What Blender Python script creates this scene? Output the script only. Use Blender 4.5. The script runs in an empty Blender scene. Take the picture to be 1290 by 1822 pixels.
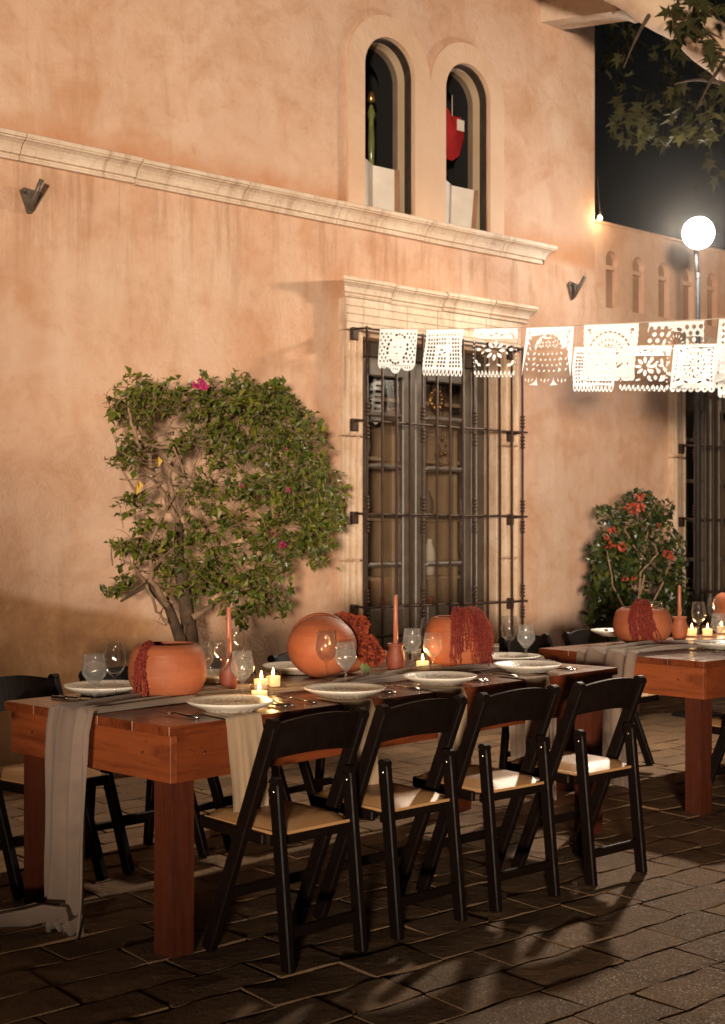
import bpy, bmesh, math, random
from mathutils import Vector, Matrix, noise
from mathutils.geometry import tessellate_polygon

# ------------------------------------------------------------------ camera, sky, lamps, exposure
scene = bpy.context.scene
COL = scene.collection
RND = random.Random(11)
PI = math.pi
FPX, CX, HY, CAMH = 2350.0, 645.0, 956.0, 1.363      # focal length in photo pixels, horizon row, eye height

cam_data = bpy.data.cameras.new('camera')
cam = bpy.data.objects.new('camera', cam_data)
COL.objects.link(cam)
cam.location = (0, 0, CAMH)
cam.rotation_euler = (math.radians(90), 0, 0)
cam_data.sensor_fit = 'VERTICAL'
cam_data.sensor_height = 36
cam_data.lens = FPX / 1822 * 36
cam_data.shift_y = (HY - 911) / 1822
cam_data.clip_end = 500
cam_data.dof.use_dof = True
cam_data.dof.focus_distance = 5.0
cam_data.dof.aperture_fstop = 5.0
scene.camera = cam
scene.render.resolution_x, scene.render.resolution_y = 725, 1024

world = bpy.data.worlds.new('World')
scene.world = world
world.use_nodes = True
wn_ = world.node_tree.nodes
wbg = wn_['Background']
wbg.inputs['Color'].default_value = (0.34, 0.38, 0.40, 1)
wbg.inputs['Strength'].default_value = 0.006

scene.view_settings.view_transform = 'Standard'
scene.view_settings.look = 'None'
scene.view_settings.exposure = 0
scene.view_settings.gamma = 1
scene.cycles.use_denoising = True
scene.cycles.max_bounces = 14
scene.cycles.transmission_bounces = 14
scene.cycles.transparent_max_bounces = 24
scene.cycles.caustics_reflective = False
scene.cycles.caustics_refractive = False
scene.cycles.sample_clamp_indirect = 6


def spot(name, loc, target, power, color, angle, blend, radius):
    d = bpy.data.lights.new(name, 'SPOT')
    d.energy, d.color, d.spot_size, d.spot_blend, d.shadow_soft_size = power, color, math.radians(angle), blend, radius
    o = bpy.data.objects.new(name, d)
    COL.objects.link(o)
    o.location = loc
    o.rotation_euler = (Vector(target) - Vector(loc)).to_track_quat('-Z', 'Y').to_euler()
    return o


LAMP = Vector((2.57, 10.1, 3.69))
# the floodlight seen on its pole: a wide beam thrown over the tables
spot('floodlight_beam', LAMP + Vector((-0.12, -0.22, -0.05)), (0.3, 3.6, 0.4), 880, (1.0, 0.79, 0.575), 146, 1.0, 0.10)
# the warm event lamp far behind the photographer, tilted up at the facade
KEY = Vector((-0.9, -14.0, 1.6))
KAZ, KEL = math.radians(5.1), math.radians(5.4)
spot('facade_beam', KEY, KEY + Vector((math.sin(KAZ) * math.cos(KEL), math.cos(KAZ) * math.cos(KEL), math.sin(KEL))), 24500, (1.0, 0.80, 0.605), 24.2, 0.5, 0.8)

# ------------------------------------------------------------------ frames of the place
WD = Vector((0.7636988, 0.64557273, 0))          # along the facade, to the right
WN = Vector((0.64557273, -0.7636988, 0))         # out of the facade, to the courtyard
W0 = Vector((-2.01749417, 7.46631702, 0))
WANG = math.atan2(WD.y, WD.x)


def wp(t, off, z):
    p = W0 + WD * t + WN * off
    return Vector((p.x, p.y, z))


def at(px, py, z):
    """point of the level plane z on the sight line of a photo pixel"""
    d = (z - CAMH) / ((HY - py) / FPX)
    return Vector(((px - CX) / FPX * d, d, z))


def seen(px, py, d):
    return Vector(((px - CX) / FPX * d, d, CAMH + (HY - py) / FPX * d))


def visible_px(p):
    return CX + FPX * p.x / p.y, HY - FPX * (p.z - CAMH) / p.y


# ------------------------------------------------------------------ objects
def tag(o, label=None, cat=None, group=None, kind=None):
    if label: o['label'] = label
    if cat: o['category'] = cat
    if group: o['group'] = group
    if kind: o['kind'] = kind
    return o


def empty(name, loc=(0, 0, 0), rz=0, label=None, cat=None, group=None, kind=None):
    o = bpy.data.objects.new(name, None)
    o.empty_display_size = 0.1
    COL.objects.link(o)
    o.location = loc
    o.rotation_euler = (0, 0, rz)
    return tag(o, label, cat, group, kind)


def link_mesh(name, me, parent=None, M=None):
    o = bpy.data.objects.new(name, me)
    COL.objects.link(o)
    if parent: o.parent = parent
    if M is not None: o.matrix_local = M
    return o


def copy_tree(o, parent=None):
    c = o.copy()
    COL.objects.link(c)
    if parent: c.parent = parent
    for ch in list(o.children):
        copy_tree(ch, c)
    return c


class MB:
    def __init__(s):
        s.v, s.f, s.s = [], [], []

    def add(s, vs, fs, smooth=False, M=None):
        b = len(s.v)
        s.v += [tuple(M @ Vector(p)) if M is not None else tuple(p) for p in vs]
        s.f += [tuple(b + i for i in f) for f in fs]
        s.s += [smooth] * len(fs)
        return s

    def box(s, c, size, bev=0.0, M=None):
        hx, hy, hz = [x / 2 for x in size]
        b = min(bev, hx * .9, hy * .9, hz * .9)
        c = Vector(c)
        vs, fs = [], []
        if b <= 0:
            for x in (-1, 1):
                for y in (-1, 1):
                    for z in (-1, 1):
                        vs.append(c + Vector((x * hx, y * hy, z * hz)))
            fs = [(0, 1, 3, 2), (4, 6, 7, 5), (0, 4, 5, 1), (2, 3, 7, 6), (0, 2, 6, 4), (1, 5, 7, 3)]
            return s.add(vs, fs, False, M)
        ix = {}
        for x in (-1, 1):
            for y in (-1, 1):
                for z in (-1, 1):
                    for k in range(3):
                        p = [x * (hx - b), y * (hy - b), z * (hz - b)]
                        p[k] = (x, y, z)[k] * (hx, hy, hz)[k]
                        ix[(x, y, z, k)] = len(vs)
                        vs.append(c + Vector(p))
        P = (-1, 1)
        for a in P:
            fs.append([ix[(a, -1, -1, 0)], ix[(a, 1, -1, 0)], ix[(a, 1, 1, 0)], ix[(a, -1, 1, 0)]])
            fs.append([ix[(-1, a, -1, 1)], ix[(1, a, -1, 1)], ix[(1, a, 1, 1)], ix[(-1, a, 1, 1)]])
            fs.append([ix[(-1, -1, a, 2)], ix[(1, -1, a, 2)], ix[(1, 1, a, 2)], ix[(-1, 1, a, 2)]])
            for d in P:
                fs.append([ix[(a, d, -1, 0)], ix[(a, d, 1, 0)], ix[(a, d, 1, 1)], ix[(a, d, -1, 1)]])
                fs.append([ix[(a, -1, d, 0)], ix[(a, 1, d, 0)], ix[(a, 1, d, 2)], ix[(a, -1, d, 2)]])
                fs.append([ix[(-1, a, d, 1)], ix[(1, a, d, 1)], ix[(1, a, d, 2)], ix[(-1, a, d, 2)]])
                for e in P:
                    fs.append([ix[(a, d, e, 0)], ix[(a, d, e, 1)], ix[(a, d, e, 2)]])
        return s.add(vs, fs, False, M)

    def beam(s, p0, p1, w, d, up=(0, 0, 1), bev=0.004):
        """a bar from p0 to p1; w across (perpendicular to up), d along up"""
        p0, p1 = Vector(p0), Vector(p1)
        z = (p1 - p0)
        L = z.length
        z.normalize()
        x = Vector(up).cross(z)
        if x.length < 1e-5: x = Vector((1, 0, 0)).cross(z)
        x.normalize()
        y = z.cross(x)
        M = Matrix((x, y, z)).transposed().to_4x4()
        M.translation = (p0 + p1) / 2
        return s.box((0, 0, 0), (w, d, L), bev, M)

    def tube(s, pts, rad, seg=8, smooth=True, cap=True, M=None):
        pts = [Vector(p) for p in pts]
        n = len(pts)
        rr = rad if isinstance(rad, (list, tuple)) else [rad] * n
        vs, fs = [], []
        ref = Vector((0.123, 0.31, 0.94)).normalized()
        xprev = None
        for i, p in enumerate(pts):
            t = (pts[min(i + 1, n - 1)] - pts[max(i - 1, 0)])
            if t.length < 1e-9: t = Vector((0, 0, 1))
            t.normalize()
            x = (xprev if xprev is not None else ref)
            x = x - t * x.dot(t)
            if x.length < 1e-4:
                x = Vector((1, 0, 0)) - t * t.x
            x.normalize()
            xprev = x
            y = t.cross(x)
            for k in range(seg):
                a = 2 * PI * k / seg
                vs.append(p + (x * math.cos(a) + y * math.sin(a)) * rr[i])
        for i in range(n - 1):
            for k in range(seg):
                k2 = (k + 1) % seg
                fs.append((i * seg + k, i * seg + k2, (i + 1) * seg + k2, (i + 1) * seg + k))
        if cap:
            fs.append(tuple(range(seg))[::-1])
            fs.append(tuple((n - 1) * seg + k for k in range(seg)))
        return s.add(vs, fs, smooth, M)

    def lathe(s, prof, seg=32, M=None, smooth=True, wob=None):
        vs, fs = [], []
        n = len(prof)
        for i, (r, z) in enumerate(prof):
            for k in range(seg):
                a = 2 * PI * k / seg
                q = r * (wob(a, z) if wob else 1)
                vs.append((q * math.cos(a), q * math.sin(a), z))
        for i in range(n - 1):
            for k in range(seg):
                k2 = (k + 1) % seg
                fs.append((i * seg + k, i * seg + k2, (i + 1) * seg + k2, (i + 1) * seg + k))
        if prof[0][0] > 1e-6: fs.append(tuple(range(seg))[::-1])
        if prof[-1][0] > 1e-6 and prof[-1] != prof[0]: pass
        return s.add(vs, fs, smooth, M)

    def plate2d(s, outer, holes, fn, depth=None, smooth=False):
        """flat polygon with holes; fn maps (a, b, layer 0/1) to a point; depth None = single sheet"""
        loops = [outer] + holes
        flat = [p for l in loops for p in l]
        tris = tessellate_polygon([[Vector((p[0], p[1], 0)) for p in l] for l in loops])
        vs = [fn(p[0], p[1], 0) for p in flat]
        s.add(vs, [tuple(t) for t in tris], smooth)
        if depth is not None:
            vs2 = [fn(p[0], p[1], 1) for p in flat]
            s.add(vs2, [tuple(t) for t in tris], smooth)
            b = 0
            for l in loops:
                n = len(l)
                vv = [fn(p[0], p[1], 0) for p in l] + [fn(p[0], p[1], 1) for p in l]
                s.add(vv, [(i, (i + 1) % n, n + (i + 1) % n, n + i) for i in range(n)], False)
        return s

    def profile(s, prof, t0, t1, smooth=False):
        """prof of (off, z) swept along the facade from t0 to t1 (building space)"""
        n = len(prof)
        vs = [(t0, -o, z) for o, z in prof] + [(t1, -o, z) for o, z in prof]
        fs = [(i, (i + 1) % n, n + (i + 1) % n, n + i) for i in range(n)]
        fs += [tuple(range(n)), tuple(range(2 * n - 1, n - 1, -1))]
        return s.add(vs, fs, smooth)

    def mesh(s, name, m, fix=True):
        me = bpy.data.meshes.new(name)
        me.from_pydata(s.v, [], s.f)
        me.polygons.foreach_set('use_smooth', s.s)
        if fix:
            bm = bmesh.new()
            bm.from_mesh(me)
            bmesh.ops.remove_doubles(bm, verts=bm.verts, dist=1e-5)
            bmesh.ops.recalc_face_normals(bm, faces=bm.faces)
            bm.to_mesh(me)
            bm.free()
        if m: me.materials.append(m)
        return me

    def build(s, name, m, parent=None, M=None, fix=True):
        return link_mesh(name, s.mesh(name, m, fix), parent, M)


# ------------------------------------------------------------------ materials
class NT:
    def __init__(s, name):
        s.m = bpy.data.materials.new(name)
        s.m.use_nodes = True
        s.n, s.l = s.m.node_tree.nodes, s.m.node_tree.links
        s.b = s.n['Principled BSDF']
        s.out = s.n['Material Output']
        s.tc = s.n.new('ShaderNodeTexCoord').outputs['Object']

    def scaled(s, sc):
        mp = s.n.new('ShaderNodeMapping')
        mp.inputs['Scale'].default_value = sc
        s.l.new(s.tc, mp.inputs[0])
        return mp.outputs[0]

    def noise(s, scale, detail=4, rough=.55, vec=None, dist=0):
        t = s.n.new('ShaderNodeTexNoise')
        s.l.new(vec if vec is not None else s.tc, t.inputs['Vector'])
        t.inputs['Scale'].default_value, t.inputs['Detail'].default_value = scale, detail
        t.inputs['Roughness'].default_value, t.inputs['Distortion'].default_value = rough, dist
        return t.outputs['Fac']

    def noise_col(s, scale):
        t = s.n.new('ShaderNodeTexNoise')
        s.l.new(s.tc, t.inputs['Vector'])
        t.inputs['Scale'].default_value = scale
        return t.outputs['Color']

    def voronoi(s, scale, feature='F1', out='Distance', vec=None):
        t = s.n.new('ShaderNodeTexVoronoi')
        t.feature = feature
        s.l.new(vec if vec is not None else s.tc, t.inputs['Vector'])
        t.inputs['Scale'].default_value = scale
        return t.outputs[out]

    def ramp(s, fac, stops, interp='LINEAR'):
        r = s.n.new('ShaderNodeValToRGB')
        s.l.new(fac, r.inputs[0])
        cr = r.color_ramp
        cr.interpolation = interp
        while len(cr.elements) < len(stops): cr.elements.new(0.5)
        for e, (p, c) in zip(cr.elements, stops):
            e.position = p
            e.color = (c, c, c, 1) if isinstance(c, (int, float)) else (*c, 1)
        return r.outputs[0]

    def mix(s, fac, a, b, mode='MIX'):
        x = s.n.new('ShaderNodeMix')
        x.data_type, x.blend_type = 'RGBA', mode
        for k, val in ((0, fac), (6, a), (7, b)):
            if hasattr(val, 'is_output'): s.l.new(val, x.inputs[k])
            elif isinstance(val, (int, float)): x.inputs[k].default_value = val
            else: x.inputs[k].default_value = (*val, 1)
        return x.outputs[2]

    def math(s, op, a, b=0.0, c=0.0, clamp=False):
        x = s.n.new('ShaderNodeMath')
        x.operation, x.use_clamp = op, clamp
        for k, val in enumerate((a, b, c)):
            if hasattr(val, 'is_output'): s.l.new(val, x.inputs[k])
            else: x.inputs[k].default_value = val
        return x.outputs[0]

    def smooth(s, val, lo, hi):
        x = s.n.new('ShaderNodeMapRange')
        x.interpolation_type = 'SMOOTHSTEP'
        s.l.new(val, x.inputs[0])
        x.inputs[1].default_value, x.inputs[2].default_value = lo, hi
        return x.outputs[0]

    def sep(s):
        x = s.n.new('ShaderNodeSeparateXYZ')
        s.l.new(s.tc, x.inputs[0])
        return x.outputs

    def set(s, **k):
        names = dict(color='Base Color', rough='Roughness', metal='Metallic', ior='IOR', trans='Transmission Weight',
                     coat='Coat Weight', coatr='Coat Roughness', spec='Specular IOR Level', alpha='Alpha', sheen='Sheen Weight',
                     emis='Emission Color', emst='Emission Strength', sss='Subsurface Weight')
        for a, val in k.items():
            i = s.b.inputs[names[a]]
            if hasattr(val, 'is_output'): s.l.new(val, i)
            elif isinstance(val, (int, float)) and a not in ('color', 'emis'): i.default_value = val
            else: i.default_value = (*val, 1)
        return s

    def bump(s, h, dist=.01, strength=1.0, prev=None):
        b = s.n.new('ShaderNodeBump')
        s.l.new(h, b.inputs['Height'])
        b.inputs['Distance'].default_value, b.inputs['Strength'].default_value = dist, strength
        if prev is not None: s.l.new(prev, b.inputs['Normal'])
        s.l.new(b.outputs[0], s.b.inputs['Normal'])
        return b.outputs[0]


def basic(name, c1, c2=None, rough=.6, scale=8, bump=0, bscale=60, detail=4, **k):
    t = NT(name)
    c2 = c2 or tuple(x * .75 for x in c1)
    t.set(color=t.ramp(t.noise(scale, detail), [(.3, c1), (.7, c2)]), rough=rough, **k)
    if bump: t.bump(t.noise(bscale, 3), bump)
    return t.m


def stucco(name, tower=True):
    t = NT(name)
    x, y, z = t.sep()[:3]
    big = t.noise(.55, 6, .6)
    col = t.ramp(big, [(.30, (.50, .295, .19)), (.48, (.61, .385, .265)), (.70, (.70, .485, .355))])
    mott = t.noise(3.2, 7, .65, dist=.6)
    col = t.mix(t.ramp(mott, [(.44, .0), (.70, .62)]), col, (.47, .235, .115))
    # faint whitish bloom
    col = t.mix(t.ramp(t.noise(1.3, 5, .6, vec=t.scaled((1.4, 1, .7))), [(.50, 0), (.72, .6)]), col, (.74, .58, .45))
    # rain streaks, long in z
    st = t.noise(1.0, 5, .65, vec=t.scaled((4.5, 1, .7)), dist=.8)
    col = t.mix(t.ramp(st, [(.55, 0), (.74, .38)]), col, (.40, .205, .10))
    small = t.noise(11, 6, .7, dist=.5)
    col = t.mix(t.ramp(small, [(.54, 0), (.72, .30)]), col, (.42, .22, .12))
    patch_ = t.ramp(t.noise(.9, 2, .4, vec=t.scaled((1, 1, 1.6)), dist=.3), [(.56, 0), (.585, .30)])
    col = t.mix(patch_, col, (.66, .47, .36))
    # rising damp and dirt at the foot of the wall
    wob = t.noise(1.7, 5, .6)
    zz = t.math('ADD', z, t.math('MULTIPLY', t.math('SUBTRACT', wob, .5), .75))
    foot = t.smooth(zz, .62, .12)
    grime = t.ramp(t.noise(5.5, 7, .7), [(.35, (.17, .11, .065)), (.65, (.36, .22, .125))])
    col = t.mix(t.math('MULTIPLY', foot, .78), col, grime)
    if tower:
        # darker brown patch low on the left half, with a sloping upper edge
        low_edge = t.math('ADD', z, t.math('MULTIPLY', x, .19))
        low_edge = t.math('ADD', low_edge, t.math('MULTIPLY', t.math('SUBTRACT', t.noise(2.6, 3), .5), .10))
        patch = t.math('MULTIPLY', t.smooth(low_edge, 1.08, 1.00), t.smooth(x, 1.25, .85))
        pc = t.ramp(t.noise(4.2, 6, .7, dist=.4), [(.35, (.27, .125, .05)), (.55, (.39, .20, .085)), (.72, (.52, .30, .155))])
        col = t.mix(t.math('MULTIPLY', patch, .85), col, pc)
        # run-off under the string course
        band = t.math('MULTIPLY', t.smooth(z, 2.6, 3.5), t.smooth(z, 3.56, 3.5))
        sn = t.ramp(t.noise(1.0, 6, .7, vec=t.scaled((9, 1, .8))), [(.5, 0), (.72, .8)])
        col = t.mix(t.math('MULTIPLY', band, sn), col, (.28, .15, .08))
        # rust-orange band just above the string course
        up = t.math('MULTIPLY', t.smooth(z, 3.85, 3.63), t.smooth(z, 3.5, 3.6))
        un = t.ramp(t.noise(2.2, 5, .6), [(.3, .25), (.65, .9)])
        col = t.mix(t.math('MULTIPLY', up, un), col, (.47, .20, .075))
    t.set(color=col, rough=.88, spec=.25)
    h = t.math('ADD', t.math('MULTIPLY', t.noise(9, 6, .65, dist=.5), .8), t.math('MULTIPLY', t.noise(55, 4), .28))
    h = t.math('ADD', h, t.math('MULTIPLY', t.noise(2.0, 3), 1.6))
    t.bump(h, .016, .8)
    return t.m


def stone_mat(name, c1=(.62, .50, .39), c2=(.50, .36, .25)):
    t = NT(name)
    col = t.ramp(t.noise(4, 7, .65), [(.32, c2), (.62, c1)])
    st = t.noise(1.0, 5, .7, vec=t.scaled((14, 3, 1.2)))
    col = t.mix(t.ramp(st, [(.52, 0), (.75, .7)]), col, (.24, .14, .085))
    col = t.mix(t.ramp(t.noise(22, 5), [(.55, 0), (.75, .35)]), col, (.3, .18, .11))
    t.set(color=col, rough=.85, spec=.25)
    t.bump(t.math('ADD', t.noise(40, 5), t.noise(9, 4)), .006, .8)
    return t.m


def wood_mat(name, c1, c2, axis=0, rough=.3, coat=.25, knots=True):
    t = NT(name)
    sc = [22, 22, 22]
    sc[axis] = 1.6
    grain = t.noise(1.0, 6, .65, vec=t.scaled(tuple(sc)), dist=1.2)
    col = t.ramp(grain, [(.30, c2), (.5, c1), (.68, tuple(x * 1.18 for x in c1))])
    oi = t.n.new('ShaderNodeObjectInfo')
    col = t.mix(t.math('MULTIPLY', oi.outputs['Random'], .45), col, c2)
    dents = t.noise(38, 4, .7)
    col = t.mix(t.ramp(dents, [(.60, 0), (.74, .55)]), col, tuple(x * .4 for x in c2))
    big = t.noise(1.7, 3)
    col = t.mix(t.ramp(big, [(.45, 0), (.7, .5)]), col, c2)
    if knots:
        sk = [3.2, 3.2, 5.5]
        sk[axis] = 2.2
        d = t.voronoi(1.0, vec=t.scaled(tuple(sk)))
        col = t.mix(t.ramp(d, [(.05, .9), (.16, 0)]), col, tuple(x * .22 for x in c2))
    t.set(color=col, rough=t.ramp(t.noise(14, 4), [(.3, rough), (.7, rough + .18)]), coat=coat, coatr=.22, spec=.45)
    t.bump(grain, .0025, .5)
    return t.m


def paver_mat():
    t = NT('paving_stone')
    oi = t.n.new('ShaderNodeObjectInfo')
    rnd = oi.outputs['Random']
    geo = t.n.new('ShaderNodeNewGeometry')
    t.tc = geo.outputs['Position']
    col = t.ramp(t.noise(6, 6, .65), [(.3, (.17, .10, .052)), (.7, (.32, .195, .102))])
    col = t.mix(t.math('MULTIPLY', rnd, .8), col, (.125, .076, .045))
    speck = t.noise(160, 2, .6)
    col = t.mix(t.ramp(speck, [(.60, 0), (.70, .55)]), col, (.42, .35, .26))
    col = t.mix(t.ramp(speck, [(.28, .6), (.38, 0)]), col, (.04, .03, .022))
    t.set(color=col, rough=t.ramp(t.noise(150, 2), [(.30, .35), (.46, .9)]), spec=.25)
    h = t.math('ADD', t.math('MULTIPLY', t.noise(170, 3), .35), t.math('MULTIPLY', t.noise(22, 5, .6), 1.0))
    t.bump(h, .010, .9)
    return t.m


def leaf_mat(name, cols, rough=.36, trans=.25):
    t = NT(name)
    geo = t.n.new('ShaderNodeNewGeometry')
    c = t.ramp(geo.outputs['Random Per Island'], [(i / max(1, len(cols) - 1), x) for i, x in enumerate(cols)])
    t.set(color=c, rough=rough, spec=.5)
    tr = t.n.new('ShaderNodeBsdfTranslucent')
    t.l.new(c, tr.inputs[0])
    mx = t.n.new('ShaderNodeMixShader')
    mx.inputs[0].default_value = trans
    t.l.new(t.b.outputs[0], mx.inputs[1])
    t.l.new(tr.outputs[0], mx.inputs[2])
    t.l.new(mx.outputs[0], t.out.inputs[0])
    return t.m


def sheer_mat(name, c1, c2, trans=.3, alpha=1.0, weave=900):
    t = NT(name)
    c = t.ramp(t.noise(6, 4), [(.3, c1), (.7, c2)])
    t.set(color=c, rough=.85, spec=.2, sheen=.2)
    t.bump(t.noise(weave, 2), .0012, .6)
    tr = t.n.new('ShaderNodeBsdfTranslucent')
    t.l.new(c, tr.inputs[0])
    mx = t.n.new('ShaderNodeMixShader')
    mx.inputs[0].default_value = trans
    t.l.new(t.b.outputs[0], mx.inputs[1])
    t.l.new(tr.outputs[0], mx.inputs[2])
    last = mx.outputs[0]
    if alpha < 1:
        tp = t.n.new('ShaderNodeBsdfTransparent')
        m2 = t.n.new('ShaderNodeMixShader')
        m2.inputs[0].default_value = alpha
        t.l.new(tp.outputs[0], m2.inputs[1])
        t.l.new(last, m2.inputs[2])
        last = m2.outputs[0]
    t.l.new(last, t.out.inputs[0])
    return t.m


def glass_mat(name, tint=(.97, .97, .96), edge=.5, rough=.02):
    """thin clear glass: see-through with mirror-like reflection growing towards the rim"""
    t = NT(name)
    tp = t.n.new('ShaderNodeBsdfTransparent')
    gl = t.n.new('ShaderNodeBsdfGlossy')
    gl.inputs['Roughness'].default_value = rough
    lw = t.n.new('ShaderNodeLayerWeight')
    lw.inputs['Blend'].default_value = .5
    t.l.new(t.ramp(lw.outputs['Facing'], [(0, tint), (.7, tint), (.93, tuple(x * .78 for x in tint)), (1, tuple(x * .45 for x in tint))]), tp.inputs[0])
    fr = t.ramp(lw.outputs['Facing'], [(0, .05), (.6, .12), (.86, .34), (1, edge)])
    mx = t.n.new('ShaderNodeMixShader')
    t.l.new(fr, mx.inputs[0])
    t.l.new(tp.outputs[0], mx.inputs[1])
    t.l.new(gl.outputs[0], mx.inputs[2])
    t.l.new(mx.outputs[0], t.out.inputs[0])
    return t.m


def emit_mat(name, col, st):
    t = NT(name)
    t.set(color=col, emis=col, emst=st, rough=.6)
    return t.m


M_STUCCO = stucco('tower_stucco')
M_STUCCO2 = stucco('wing_stucco', False)
M_BAND = basic('arch_band_plaster', (.70, .50, .355), (.62, .41, .275), .88, 2.2, .010, 14, 6, spec=.25)
M_STONE = stone_mat('cantera_stone', (.70, .58, .46), (.60, .45, .33))
M_STONE2 = stone_mat('worn_surround_stone', (.68, .53, .40), (.55, .38, .25))
M_DARKFRAME = basic('dark_bronze_frame', (.055, .040, .030), (.030, .022, .017), .5, 20)
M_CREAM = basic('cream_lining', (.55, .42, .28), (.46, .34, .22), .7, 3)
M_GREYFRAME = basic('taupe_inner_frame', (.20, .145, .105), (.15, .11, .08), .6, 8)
M_DOOR = basic('olive_brown_paint', (.105, .082, .060), (.070, .054, .039), .42, 14, .002, 60)
M_IRON = basic('rusted_iron', (.065, .032, .020), (.026, .014, .010), .6, 45, .002, 90, spec=.3)
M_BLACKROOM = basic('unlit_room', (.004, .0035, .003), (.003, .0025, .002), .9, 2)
M_ROOM = basic('shop_room', (.34, .24, .165), (.24, .165, .11), .85, 2.5)
M_PANE = glass_mat('window_pane', (.93, .92, .89), .8, .03)
M_PAVER = paver_mat()
M_JOINT = basic('earth_joint', (.055, .038, .027), (.028, .020, .014), .95, 14, .01, 80)
M_TABLE_U = wood_mat('stained_pine_along', (.19, .044, .013), (.075, .015, .005), 0, .22, .30)
M_TABLE_V = wood_mat('stained_pine_across', (.25, .062, .018), (.11, .024, .008), 1, .34, .1)
M_TABLE_Z = wood_mat('stained_pine_upright', (.095, .021, .008), (.042, .009, .004), 2, .40, .0)
M_CHAIR = wood_mat('espresso_wood', (.0065, .0028, .0018), (.0032, .0016, .0012), 2, .46, .0, False)
M_CHAIR.node_tree.nodes['Principled BSDF'].inputs['Specular IOR Level'].default_value = .16
M_SEAT = basic('tan_vinyl', (.46, .25, .105), (.40, .21, .085), .38, 5, .0012, 260)
def clay_mat(name, c1, c2, rings=.5):
    t = NT(name)
    col = t.ramp(t.noise(5, 6, .65), [(.32, c2), (.62, c1)])
    thr = t.noise(1.0, 4, .6, vec=t.scaled((1.5, 1.5, 70)))
    col = t.mix(t.ramp(thr, [(.5, 0), (.75, .35)]), col, tuple(x * .62 for x in c2))
    col = t.mix(t.ramp(t.noise(3.1, 6, .7, dist=.8), [(.56, 0), (.74, .55)]), col, tuple(min(1, x * 1.25 + .06) for x in c1))
    col = t.mix(t.ramp(t.noise(6.5, 5, .65), [(.62, 0), (.76, .6)]), col, tuple(x * .4 for x in c2))
    col = t.mix(t.ramp(t.noise(95, 3), [(.66, 0), (.74, .5)]), col, tuple(x * .45 for x in c2))
    t.set(color=col, rough=t.ramp(t.noise(7, 4), [(.35, .48), (.65, .78)]), spec=.35)
    t.bump(t.math('ADD', t.math('MULTIPLY', thr, rings), t.math('MULTIPLY', t.noise(60, 4), .4)), .004, .8)
    return t.m


M_TERRA = clay_mat('terracotta', (.37, .105, .040), (.27, .070, .025), 1.0)
M_TERRA2 = clay_mat('matte_terracotta', (.37, .112, .048), (.28, .076, .030), .5)
M_TERRA_D = basic('dark_clay', (.22, .050, .024), (.15, .032, .016), .6, 9, .001, 70)
M_AMARANTH = leaf_mat('amaranth', [(.07, .004, .003), (.16, .012, .006), (.24, .022, .010), (.11, .008, .005), (.30, .05, .02)], .8, .1)
M_CELOSIA = leaf_mat('orange_celosia', [(.13, .012, .004), (.26, .036, .009), (.36, .068, .013), (.20, .024, .006)], .85, .12)
M_STEM = basic('flower_stem', (.10, .14, .03), (.06, .09, .02), .6, 10)
M_TAPER = basic('pink_clay_wax', (.42, .15, .09), (.36, .12, .07), .42, 7)
M_WICK = basic('burnt_wick', (.02, .015, .012), (.03, .02, .015), .9, 40)
M_STEEL = basic('cutlery_steel', (.55, .50, .45), (.40, .36, .32), .24, 20, metal=1.0)
M_NAPKIN = sheer_mat('sand_linen', (.45, .32, .205), (.38, .26, .16), .15)
M_RUNNER = sheer_mat('taupe_gauze', (.36, .27, .215), (.28, .205, .16), .30, .86)
M_PAPER = sheer_mat('white_tissue_paper', (.84, .88, .92), (.80, .84, .88), .34, 1, 300)
M_CARD = basic('white_card', (.72, .67, .60), (.60, .53, .45), .8, 5)
M_CARDEDGE = basic('brown_card_edge', (.34, .19, .11), (.26, .14, .08), .8, 8)
M_RED = basic('red_paper', (.38, .010, .014), (.28, .007, .010), .6, 6)
M_TWINE = basic('pale_twine', (.70, .60, .50), (.60, .50, .40), .9, 40)
def film_glass(name, film, edge, tint=(.975, .975, .97), rough=.02, col=(.85, .85, .83)):
    """clear thin glass with chill mist and a painted whitish sheen towards the rim"""
    m = glass_mat(name, tint, edge, rough)
    nt = m.node_tree
    out = nt.nodes['Material Output']
    src = out.inputs[0].links[0].from_socket
    df = nt.nodes.new('ShaderNodeBsdfTranslucent')
    d2 = nt.nodes.new('ShaderNodeBsdfDiffuse')
    df.inputs[0].default_value = d2.inputs[0].default_value = (*col, 1)
    ad = nt.nodes.new('ShaderNodeMixShader')
    nt.links.new(df.outputs[0], ad.inputs[1])
    nt.links.new(d2.outputs[0], ad.inputs[2])
    mx = nt.nodes.new('ShaderNodeMixShader')
    lw = nt.nodes.new('ShaderNodeLayerWeight')
    lw.inputs['Blend'].default_value = .5
    rp = nt.nodes.new('ShaderNodeValToRGB')
    nt.links.new(lw.outputs['Facing'], rp.inputs[0])
    rp.color_ramp.elements[0].position, rp.color_ramp.elements[0].color = .3, (film, film, film, 1)
    rp.color_ramp.elements[1].position, rp.color_ramp.elements[1].color = 1, (min(1, film * 4 + .06),) * 3 + (1,)  # painted sheen: the film whitens towards the rim
    nt.links.new(rp.outputs[0], mx.inputs[0])
    nt.links.new(src, mx.inputs[1])
    nt.links.new(ad.outputs[0], mx.inputs[2])
    nt.links.new(mx.outputs[0], out.inputs[0])
    return m


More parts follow.
